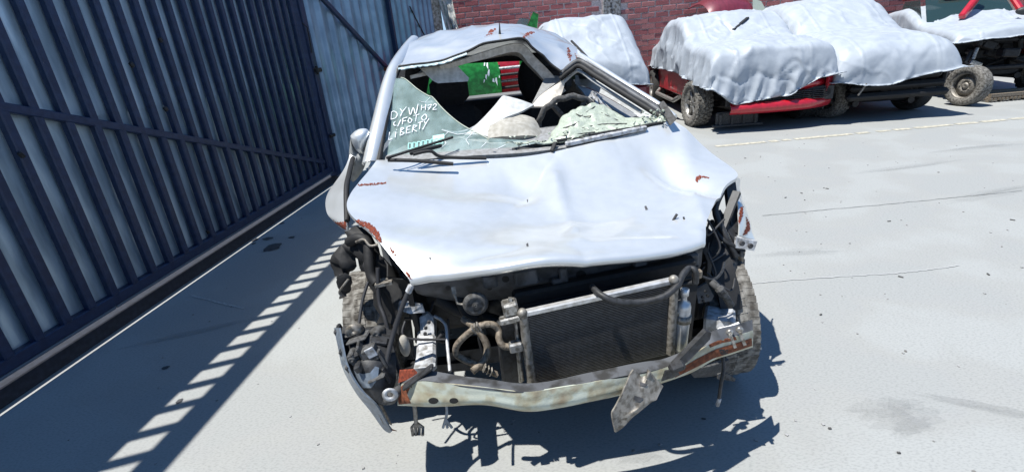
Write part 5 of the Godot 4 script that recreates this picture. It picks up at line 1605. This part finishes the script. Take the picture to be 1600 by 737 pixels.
	# hoses and pipes
	var h1 := Shape.new()
	h1.tube(hose([[925, 448, 0.16], [940, 461, 0.10], [965, 471, 0.08], [1000, 472, 0.08], [1035, 464, 0.08], [1058, 447, 0.10], [1068, 428, 0.14], [1078, 419, 0.16], [1087, 424, 0.15], [1087, 442, 0.15]], 50), 0.011, 8)
	part("rubber_hose", h1, M.plastic, car)
	var h2 := Shape.new()
	h2.tube(hose([[808, 540, 0.13], [788, 541, 0.13], [780, 530, 0.14], [779, 516, 0.16], [770, 507, 0.16], [752, 508, 0.16], [735, 518, 0.16], [716, 536, 0.17], [712, 550, 0.18], [722, 560, 0.18], [750, 572, 0.17], [778, 585, 0.16]], 60), 0.0115, 8)
	part("metal_pipe", h2, M.hose_tan, car)
	var h3 := Shape.new()
	h3.tube(hose([[724, 498, 0.26], [738, 508, 0.22], [752, 522, 0.20], [761, 540, 0.19], [760, 556, 0.18], [752, 568, 0.17], [738, 580, 0.15]], 30), 0.013, 8)
	part("rubber_hose", h3, M.hose_tan, car)
	for q in [[740, 515, 0.15], [744, 512, 0.15], [748, 510, 0.15], [757, 574, 0.155], [762, 577, 0.155], [767, 580, 0.155]]:
		part("hose_ferrule", Shape.new().box(S(q[0], q[1], q[2] - 0.002), Vector3(0.006, 0.028, 0.028), bb * Basis(Vector3.BACK, 0.5 if q[1] < 540 else -0.5), 0.006), M.alu_dull, car)
	var h4 := Shape.new()
	h4.tube(hose([[679, 494, 0.36], [690, 500, 0.33], [697, 511, 0.30], [699, 540, 0.25], [703, 580, 0.16]], 24), 0.006, 6)
	part("metal_pipe", h4, M.rail, car)
	var hose5 := Shape.new()
	hose5.tube(hose([[716, 462, 0.38], [730, 490, 0.34], [750, 500, 0.30]], 12), 0.020, 8)
	hose5.tube(hose([[682, 466, 0.42], [720, 486, 0.40], [770, 500, 0.36], [800, 510, 0.34]], 14), 0.024, 8)
	part("coolant_hose", hose5, M.black, car)
	# horn
	var hc := S(743, 475, 0.20)
	var ho := Shape.new()
	ho.lathe([Vector2(0.001, 0.020), Vector2(0.006, 0.020), Vector2(0.008, 0.012), Vector2(0.016, 0.014), Vector2(0.020, 0.010), Vector2(0.028, 0.016), Vector2(0.034, 0.014), Vector2(0.040, 0.006), Vector2(0.043, 0.0), Vector2(0.041, -0.012), Vector2(0.001, -0.025)], hc, Basis(side_axis, (-back_axis + Vector3(0, 0.12, 0)).normalized(), Vector3.UP), 32)
	var hn := part("horn", ho, M.dusty, car)
	var hb := Shape.new()
	hb.bar(S(708, 448, 0.24), S(710, 460, 0.23), 0.014, 0.005)
	hb.tube([S(709, 458, 0.23), S(715, 474, 0.22), S(726, 476, 0.21)], 0.005, 6)
	part("horn_bracket", hb, M.alu_dull, hn)
	# engine bay: dark lumps and wires
	var eng := Shape.new()
	eng.box(Q(0.05, 0.52, 0.72), Vector3(0.75, 0.40, 0.42), bb, 0.05)
	eng.box(Q(-0.45, 0.56, 0.70), Vector3(0.32, 0.30, 0.34), bb, 0.04)
	eng.box(Q(0.42, 0.55, 0.70), Vector3(0.30, 0.36, 0.34), bb, 0.04)
	eng.lathe([Vector2(0.001, 0.03), Vector2(0.05, 0.03), Vector2(0.06, 0.0), Vector2(0.001, -0.05)], Q(-0.25, 0.55, 0.46), Basis(side_axis, -back_axis, Vector3.UP), 20)
	eng.lathe([Vector2(0.001, 0.03), Vector2(0.07, 0.03), Vector2(0.08, 0.0), Vector2(0.001, -0.05)], Q(-0.38, 0.68, 0.48), Basis(side_axis, -back_axis, Vector3.UP), 20)
	part("engine", eng, M.dark_metal, car)
	for sd in [-1, 1]:
		var inner := Shape.new()
		inner.sheet(dent(smooth_grid([[Q(0.54 * sd, 0.76, 0.42), Q(0.54 * sd, 0.79, 0.7), Q(0.55 * sd, 0.84, 1.15)], [Q(0.58 * sd, 0.66, 0.40), Q(0.55 * sd, 0.70, 0.7), Q(0.55 * sd, 0.7, 1.15)], [Q(0.55 * sd, 0.40, 0.40), Q(0.50 * sd, 0.45, 0.7), Q(0.50 * sd, 0.4, 1.15)]], 14, 18), f, 0.02), 0.02)
		inner.tube([Q(0.60 * sd, 0.35, 0.60), Q(0.57 * sd, 0.62, 0.64), Q(0.55 * sd, 0.78, 0.70)], 0.035, 10)
		part("inner_wing", inner, M.black, car)
		if sd < 0: continue
		var liner := Shape.new()
		var arc := []
		for i in 2:
			var row := []
			for k in 13:
				var a := lerpf(0.35, PI + 0.1, k / 12.0)
				row.append(Q(0.60 + 0.09 * i, 0.34 + 0.34 * sin(a), 0.66 - 0.34 * cos(a)))
			arc.append(row)
		liner.sheet(dent(smooth_grid(arc, 6, 26), f, 0.02), 0.006)
		part("wheel_arch_liner", liner, M.black, car)
	# clutter on the open corner by the tall wheel
	var ct := Shape.new()
	rng.seed = 21
	ct.tube(hose([[1128, 300, 0.70], [1118, 330, 0.60], [1135, 370, 0.52], [1150, 400, 0.50]], 16), 0.014, 8)
	ct.tube(hose([[1112, 345, 0.60], [1128, 372, 0.52], [1150, 386, 0.50], [1158, 392, 0.52]], 16), 0.010, 6)
	ct.bar(S(1120, 330, 0.62), S(1160, 395, 0.50), 0.03, 0.02)
	ct.bar(S(1152, 300, 0.64), S(1112, 400, 0.50), 0.03, 0.02)
	ct.bar(S(1140, 285, 0.74), S(1150, 365, 0.56), 0.05, 0.02, back_axis)
	ct.tube(hose([[1098, 432, 0.24], [1115, 437, 0.24], [1128, 425, 0.28], [1132, 410, 0.34]], 14), 0.005, 6)
	ct.sheet(dent(smooth_grid([path([[1112, 400, 0.56], [1150, 395, 0.54], [1165, 405, 0.56]]), path([[1116, 450, 0.44], [1140, 440, 0.42], [1160, 445, 0.46]]), path([[1135, 490, 0.42], [1150, 486, 0.40], [1160, 490, 0.42]])], 12, 12), f, 0.02), 0.01)
	part("wiring", ct, M.plastic, car)
	var ap := Shape.new()
	ap.plate(path([[1088, 452, 0.24], [1105, 442, 0.26], [1116, 462, 0.26], [1112, 470, 0.25], [1092, 474, 0.23]]), back_axis * 0.01)
	var apn := part("bracket_plate", ap, M.under, car)
	var ah := Shape.new()
	for q in [[1098, 464], [1106, 462], [1102, 455], [1099, 470]]: ah.lathe([Vector2(0.001, -0.002), Vector2(0.005, -0.002), Vector2(0.005, 0.004), Vector2(0.001, 0.004)], S(q[0], q[1], 0.228), Basis(side_axis, -back_axis, Vector3.UP), 10)
	part("hole", ah, M.black, apn)
	var cn := Shape.new()
	cn.tube(hose([[1112, 440, 0.24], [1122, 450, 0.22], [1133, 462, 0.22], [1142, 476, 0.24]], 16), 0.014, 8)
	cn.box(S(1128, 456, 0.21), Vector3(0.03, 0.05, 0.03), bb * Basis(Vector3.BACK, 0.6), 0.008)
	part("connector", cn, M.dusty, car)
	var bl2 := Shape.new()
	bl2.box(S(1090, 428, 0.17), Vector3(0.03, 0.03, 0.02), bb, 0.004)
	part("hose_union", bl2, M.hose_tan, car)
	# torn plate hanging from the beam and the dark trim above it
	var hp := [path([[993, 578, -0.03], [1006, 586, -0.02], [1016, 578, -0.03], [1034, 603, -0.02]]), path([[978, 605, -0.07], [995, 610, -0.06], [1012, 612, -0.06], [1030, 618, -0.05]]), path([[964, 635, -0.09], [985, 638, -0.08], [1005, 632, -0.08], [1024, 628, -0.07]]), path([[958, 650, -0.10], [972, 652, -0.09], [988, 648, -0.09], [1002, 645, -0.08]]), path([[964, 676, -0.10], [970, 672, -0.09], [980, 662, -0.09], [990, 655, -0.08]])]
	var hps := Shape.new().sheet(dent(smooth_grid(hp, 24, 18), noise(350, 0.05, 3), 0.016), 0.006)
	var hpn := part("hanging_plate", hps, M.alu_dull, car, "torn grey plate hanging from the bumper beam")
	var hg := Shape.new()
	for r in [[[1000, 596], [1012, 600], [1010, 604], [1000, 602]], [[992, 618], [1006, 622], [1000, 628], [990, 624]]]:
		var rs := patch(hps, r, 0.003, 0.001); hg.v.append_array(rs.v); hg.g.append_array(rs.g)
	part("hole", hg, M.stain, hpn)
	var dt := Shape.new()
	dt.plate(path([[1052, 572, -0.03], [1104, 518, 0.02], [1112, 520, 0.02], [1110, 530, 0.02], [1075, 566, -0.02], [1056, 578, -0.03]]), back_axis * 0.02)
	dt.box(S(1058, 573, -0.04), Vector3(0.05, 0.03, 0.03), bb * Basis(Vector3.BACK, 0.3), 0.008)
	dt.sheet(dent(smooth_grid([path([[1040, 580, -0.04], [1056, 578, -0.04], [1062, 584, -0.03]]), path([[1034, 596, -0.04], [1044, 592, -0.04], [1050, 590, -0.03]])], 8, 8), f, 0.01), 0.006)
	part("bumper_trim", dt, M.plastic, car)
	# cables hanging below
	var wires := Shape.new()
	wires.tube(hose([[1129, 552, 0.10], [1131, 575, 0.08], [1127, 600, 0.06], [1124, 622, 0.06]], 14), 0.006, 6)
	part("cable", wires, M.plastic, car)
	wires = Shape.new()
	wires.box(S(1123, 628, 0.06), Vector3(0.012, 0.035, 0.012), bb * Basis(Vector3.BACK, -0.2), 0.003)
	part("plug", wires, M.rail, car)
	wires = Shape.new()
	wires.tube(hose([[645, 620, 0.16], [648, 640, 0.15], [650, 662, 0.15]], 8), 0.008, 6)
	for k in 4: wires.tube([S(650, 660, 0.15), S(643 + k * 6, 668, 0.15 + 0.01 * k), S(645 + k * 5, 680, 0.15)], 0.006, 5)
	part("cable", wires, M.alu_dull, car)
	wires = Shape.new()
	wires.tube(hose([[697, 630, 0.12], [698, 645, 0.12], [695, 660, 0.12]], 8), 0.005, 6)
	for k in 3: wires.tube([S(696, 655, 0.12), S(692 + k * 7, 668, 0.12)], 0.005, 5)
	part("cable", wires, M.lens, car)
	var und := Shape.new()
	und.sheet(smooth_grid([path([[1075, 578, 0.16], [1110, 572, 0.20], [1140, 562, 0.26]]), path([[1085, 590, 0.22], [1112, 588, 0.26], [1140, 580, 0.32]])], 6, 8), 0.012)
	und.sheet(smooth_grid([path([[1122, 585, 0.2], [1135, 583, 0.2], [1150, 592, 0.2]]), path([[1122, 592, 0.2], [1136, 594, 0.2], [1148, 596, 0.2]])], 4, 6), 0.006)
	part("lower_arm", und, M.dusty, car)
	var sub := Shape.new()
	sub.bar(Q(-0.5, 0.30, 0.55), Q(0.5, 0.30, 0.55), 0.10, 0.08)
	for sd in [-1, 1]: sub.bar(Q(0.4 * sd, 0.28, 0.5), Q(0.68 * sd, 0.26, 0.55), 0.06, 0.04)
	part("subframe", sub, M.dark_metal, car)
	# the broken headlamp hanging off the near corner
	build_headlamp(car)

func build_headlamp(car: Node3D) -> void:
	var bb := Basis(side_axis, Vector3.UP, -back_axis)
	var f := noise(360, 0.04, 3)
	var rows := [path([[526, 508, 0.34], [548, 512, 0.30], [575, 512, 0.30], [605, 506, 0.32]]), path([[530, 535, 0.28], [552, 538, 0.22], [580, 535, 0.22], [610, 528, 0.26]]), path([[535, 568, 0.22], [560, 572, 0.15], [590, 566, 0.15], [618, 556, 0.2]]), path([[552, 600, 0.18], [572, 606, 0.12], [596, 600, 0.12], [618, 592, 0.16]]), path([[580, 626, 0.16], [592, 630, 0.12], [604, 624, 0.12], [612, 614, 0.14]])]
	var carcass := Shape.new().sheet(dent(smooth_grid(rows, 26, 22), f, 0.014), 0.02)
	var lamp := part("headlamp", carcass, M.plastic, car, "broken headlamp hanging off the front corner")
	# the clear lens rim, curving down to the tip
	var lr := [path([[524, 512, 0.30], [530, 540, 0.24], [538, 575, 0.19], [558, 612, 0.16], [580, 640, 0.15], [600, 668, 0.15], [610, 674, 0.15]]), path([[532, 512, 0.26], [537, 540, 0.20], [546, 575, 0.15], [566, 608, 0.13], [590, 632, 0.12], [604, 656, 0.13], [613, 672, 0.14]])]
	part("lens", Shape.new().sheet(smooth_grid(lr, 6, 40), 0.006), M.lens, lamp)
	var cres := []
	for q in [[552, 578], [566, 584], [578, 582], [586, 572], [592, 574], [590, 592], [580, 606], [566, 606], [554, 594]]: cres.append([q[0], q[1]])
	part("reflector", patch(carcass, cres, 0.004, 0.004), M.lens, lamp)
	rng.seed = 44
	var eye := Vector3(0, HEIGHT, 0)
	for q in [[578, 552, 0.055, 0.050, 0.35, 0.02], [547, 520, 0.06, 0.012, 0.2, 0.03], [560, 527, 0.07, 0.010, 0.2, 0.04], [553, 556, 0.020, 0.045, 0.3, 0.03], [540, 548, 0.012, 0.055, 0.35, 0.04], [561, 570, 0.022, 0.025, 0.4, 0.03], [592, 532, 0.06, 0.016, -0.3, 0.02], [571, 538, 0.050, 0.010, 0.1, 0.04], [547, 568, 0.012, 0.040, 0.35, 0.04], [556, 545, 0.030, 0.008, 0.3, 0.04], [602, 522, 0.05, 0.014, -0.4, 0.03], [531, 520, 0.014, 0.05, 0.3, 0.03], [598, 560, 0.010, 0.07, 0.35, 0.015], [588, 590, 0.060, 0.008, 0.3, 0.015], [604, 585, 0.010, 0.06, 0.3, 0.015], [566, 545, 0.010, 0.06, 0.4, 0.035]]:
		var h = carcass.hit(eye, view_ray(q[0], q[1]))
		if h != null: part("lamp_rib", Shape.new().box(h, Vector3(q[2], q[3], q[5] * 2.0), bb * Basis(Vector3.BACK, q[4]) * Basis(Vector3.RIGHT, rng.randf_range(-0.2, 0.2)), 0.004), M.plastic if rng.randf() < 0.6 else M.dusty, lamp)
	for q in [[552, 560, 0.022], [590, 520, 0.026], [537, 532, 0.018]]:
		var h = carcass.hit(eye, view_ray(q[0], q[1]))
		if h != null: part("lamp_socket", Shape.new().lathe([Vector2(0.001, 0.03), Vector2(q[2] * 0.5, 0.03), Vector2(q[2] * 0.55, 0.015), Vector2(q[2], 0.012), Vector2(q[2], -0.03), Vector2(0.001, -0.03)], h, Basis(side_axis, (-back_axis + Vector3(0, 0.4, 0)).normalized(), Vector3.UP), 16), M.dusty, lamp)
	var tag := Shape.new()
	var hh = carcass.hit(Vector3(0, HEIGHT, 0), view_ray(579, 551))
	if hh != null: tag.box(hh - view_ray(579, 551) * 0.026, Vector3(0.032, 0.036, 0.006), bb * Basis(Vector3.BACK, 0.35), 0.002)
	part("tag", tag, M.rail, lamp)
	var can := Shape.new()
	can.lathe([Vector2(0.001, 0.02), Vector2(0.026, 0.02), Vector2(0.028, 0.0), Vector2(0.028, -0.04), Vector2(0.001, -0.04)], S(553, 517, 0.26), Basis(side_axis, (-back_axis + Vector3(0, 0.5, 0)).normalized(), Vector3.UP), 20)
	part("bulb_cap", can, M.alu_dull, lamp)
	var tip := Shape.new()
	tip.sheet(dent(smooth_grid([path([[577, 622, 0.14], [588, 622, 0.13], [594, 628, 0.14]]), path([[590, 645, 0.13], [598, 644, 0.13], [604, 648, 0.14]]), path([[602, 668, 0.14], [608, 662, 0.14], [612, 664, 0.15]])], 10, 8), f, 0.008), 0.005)
	part("lens_shard", tip, M.hose_tan, lamp)
	var sp := Shape.new()
	sp.tube([S(604, 662, 0.14), S(612, 671, 0.14), S(620, 673, 0.14)], [0.005, 0.003, 0.001], 5)
	part("splinter", sp, M.rust, lamp)
	# bracket and bonnet stay
	var st := Shape.new()
	st.tube(hose([[640, 450, 0.26], [628, 480, 0.24], [615, 520, 0.22], [605, 560, 0.18], [601, 602, 0.14]], 24), 0.009, 8)
	st.tube(hose([[590, 418, 0.40], [592, 470, 0.36], [602, 500, 0.32], [617, 560, 0.26], [625, 582, 0.20]], 24), 0.008, 6)
	st.tube(hose([[575, 440, 0.42], [566, 470, 0.38], [560, 510, 0.32]], 14), 0.006, 6)
	part("loose_cable", st, M.cable, car)
	var tb := Shape.new()
	tb.bar(S(637, 458, 0.25), S(643, 444, 0.26), 0.02, 0.018, Vector3.UP, 0.004)
	part("stay_end", tb, M.rail, car)
	var cor := Shape.new()
	cor.sheet(dent(smooth_grid([path([[601, 612, 0.12], [618, 604, 0.12], [630, 596, 0.13]]), path([[594, 628, 0.12], [612, 624, 0.10], [628, 612, 0.12]]), path([[592, 632, 0.14], [606, 632, 0.12], [616, 630, 0.13]])], 8, 8), f, 0.008), 0.008)
	part("corner_bracket", cor, M.dusty, car)
	var ring := Shape.new()
	ring.lathe([Vector2(0.010, -0.004), Vector2(0.024, -0.004), Vector2(0.026, 0.008), Vector2(0.010, 0.010)], S(610, 616, 0.09), Basis(side_axis, (-back_axis + Vector3(0, 0.6, 0)).normalized(), Vector3.UP), 20)
	part("mounting_ring", ring, M.rail, car)
	var rx := Shape.new()
	rx.plate(path([[624, 580, 0.14], [646, 578, 0.12], [652, 584, 0.11], [640, 592, 0.11], [622, 598, 0.12]]), back_axis * 0.008)
	part("rust_plate", rx, M.rust_edge, car)
	var dt := Shape.new()
	dt.bar(S(630, 606, 0.09), S(676, 572, 0.08), 0.03, 0.012, Vector3.UP, 0.004)
	for i in 5: dt.tube([S(640 + i * 7, 600 - i * 5, 0.09), S(644 + i * 8, 604 - i * 5, 0.085)], 0.005, 5)
	part("torn_rubber", dt, M.plastic, car)
	# black liner scraps beside the near wheel
	var sc := Shape.new()
	sc.sheet(dent(smooth_grid([path([[522, 392, 0.62], [540, 376, 0.60], [556, 372, 0.60]]), path([[514, 408, 0.60], [534, 408, 0.55], [556, 405, 0.56]]), path([[524, 428, 0.58], [540, 430, 0.54], [556, 428, 0.56]])], 6, 6), noise(363, 0.12, 2), 0.05), 0.006)
	sc.sheet(dent(smooth_grid([path([[528, 432, 0.52], [540, 426, 0.52], [548, 430, 0.52]]), path([[524, 450, 0.52], [536, 448, 0.5], [548, 446, 0.52]]), path([[530, 466, 0.52], [540, 464, 0.5], [546, 456, 0.52]])], 4, 4), noise(362, 0.12, 2), 0.03), 0.006)
	sc.sheet(dent(smooth_grid([path([[540, 355, 0.66], [556, 352, 0.62], [574, 356, 0.60]]), path([[544, 385, 0.58], [562, 384, 0.54], [590, 388, 0.54]]), path([[556, 425, 0.54], [575, 428, 0.50], [604, 420, 0.5]])], 8, 8), noise(364, 0.10, 2), 0.06), 0.006)
	sc.sheet(dent(smooth_grid([path([[572, 398, 0.52], [600, 400, 0.48], [628, 440, 0.40]]), path([[580, 440, 0.50], [604, 450, 0.46], [626, 470, 0.42]]), path([[588, 505, 0.46], [606, 505, 0.42], [626, 520, 0.40]])], 8, 6), noise(365, 0.10, 2), 0.06), 0.006)
	part("liner_scrap", sc, M.black, car)
	var hz := Shape.new()
	hz.tube(hose([[545, 378, 0.56], [560, 372, 0.52], [574, 380, 0.50], [577, 410, 0.46], [580, 430, 0.44], [588, 442, 0.42]], 24), 0.020, 8)
	part("corrugated_hose", hz, M.black, car)
	var mt := Shape.new()
	mt.tube(hose([[556, 378, 0.5], [568, 374, 0.48], [578, 384, 0.46], [590, 382, 0.46]], 12), 0.005, 6)
	part("metal_clip", mt, M.alu_dull, car)
	mt = Shape.new()
	mt.tube(hose([[588, 444, 0.40], [600, 436, 0.40], [612, 440, 0.40]], 10), 0.006, 6)
	part("metal_clip", mt, M.alu_dull, car)
	mt = Shape.new()
	mt.tube(hose([[544, 436, 0.46], [530, 455, 0.46], [533, 462, 0.46]], 10), 0.004, 6)
	part("metal_clip", mt, M.alu_dull, car)
	mt = Shape.new()
	mt.bar(S(586, 446, 0.38), S(613, 440, 0.38), 0.02, 0.012)
	part("metal_clip", mt, M.alu_dull, car)
	var wh := Shape.new()
	wh.plate(path([[610, 462, 0.46], [624, 470, 0.42], [640, 472, 0.40], [660, 476, 0.40], [664, 488, 0.40], [640, 490, 0.38], [622, 484, 0.4]]), back_axis * 0.01)
	part("slam_panel_end", wh, M.rail, car)
	var orr := Shape.new()
	orr.ball(S(632, 540, 0.30), Vector3(0.02, 0.045, 0.02), bb, 8)
	part("washer_cap", orr, M.bag, car)
	# random thin wires in the bay
	var wr := Shape.new()
	rng.seed = 77
	for i in 16:
		var a := Q(rng.randf_range(-0.62, -0.15), rng.randf_range(0.5, 0.85), rng.randf_range(0.35, 0.5))
		var b := a + Vector3(rng.randf_range(-0.15, 0.15), rng.randf_range(-0.2, 0.05), rng.randf_range(-0.05, 0.05))
		wr.tube(smooth_line([a, a.lerp(b, 0.4) + Vector3(rng.randf_range(-0.06, 0.06), rng.randf_range(-0.06, 0.02), 0.03), b], 10), rng.randf_range(0.003, 0.008), 5)
	for i in 10:
		var a := Q(rng.randf_range(0.42, 0.66), rng.randf_range(0.5, 0.85), rng.randf_range(0.35, 0.5))
		var b := a + Vector3(rng.randf_range(-0.12, 0.12), rng.randf_range(-0.2, 0.1), rng.randf_range(-0.05, 0.05))
		wr.tube(smooth_line([a, a.lerp(b, 0.4) + Vector3(rng.randf_range(-0.06, 0.06), -0.05, 0.03), b], 10), rng.randf_range(0.003, 0.007), 5)
	part("wire", wr, M.cable, car)
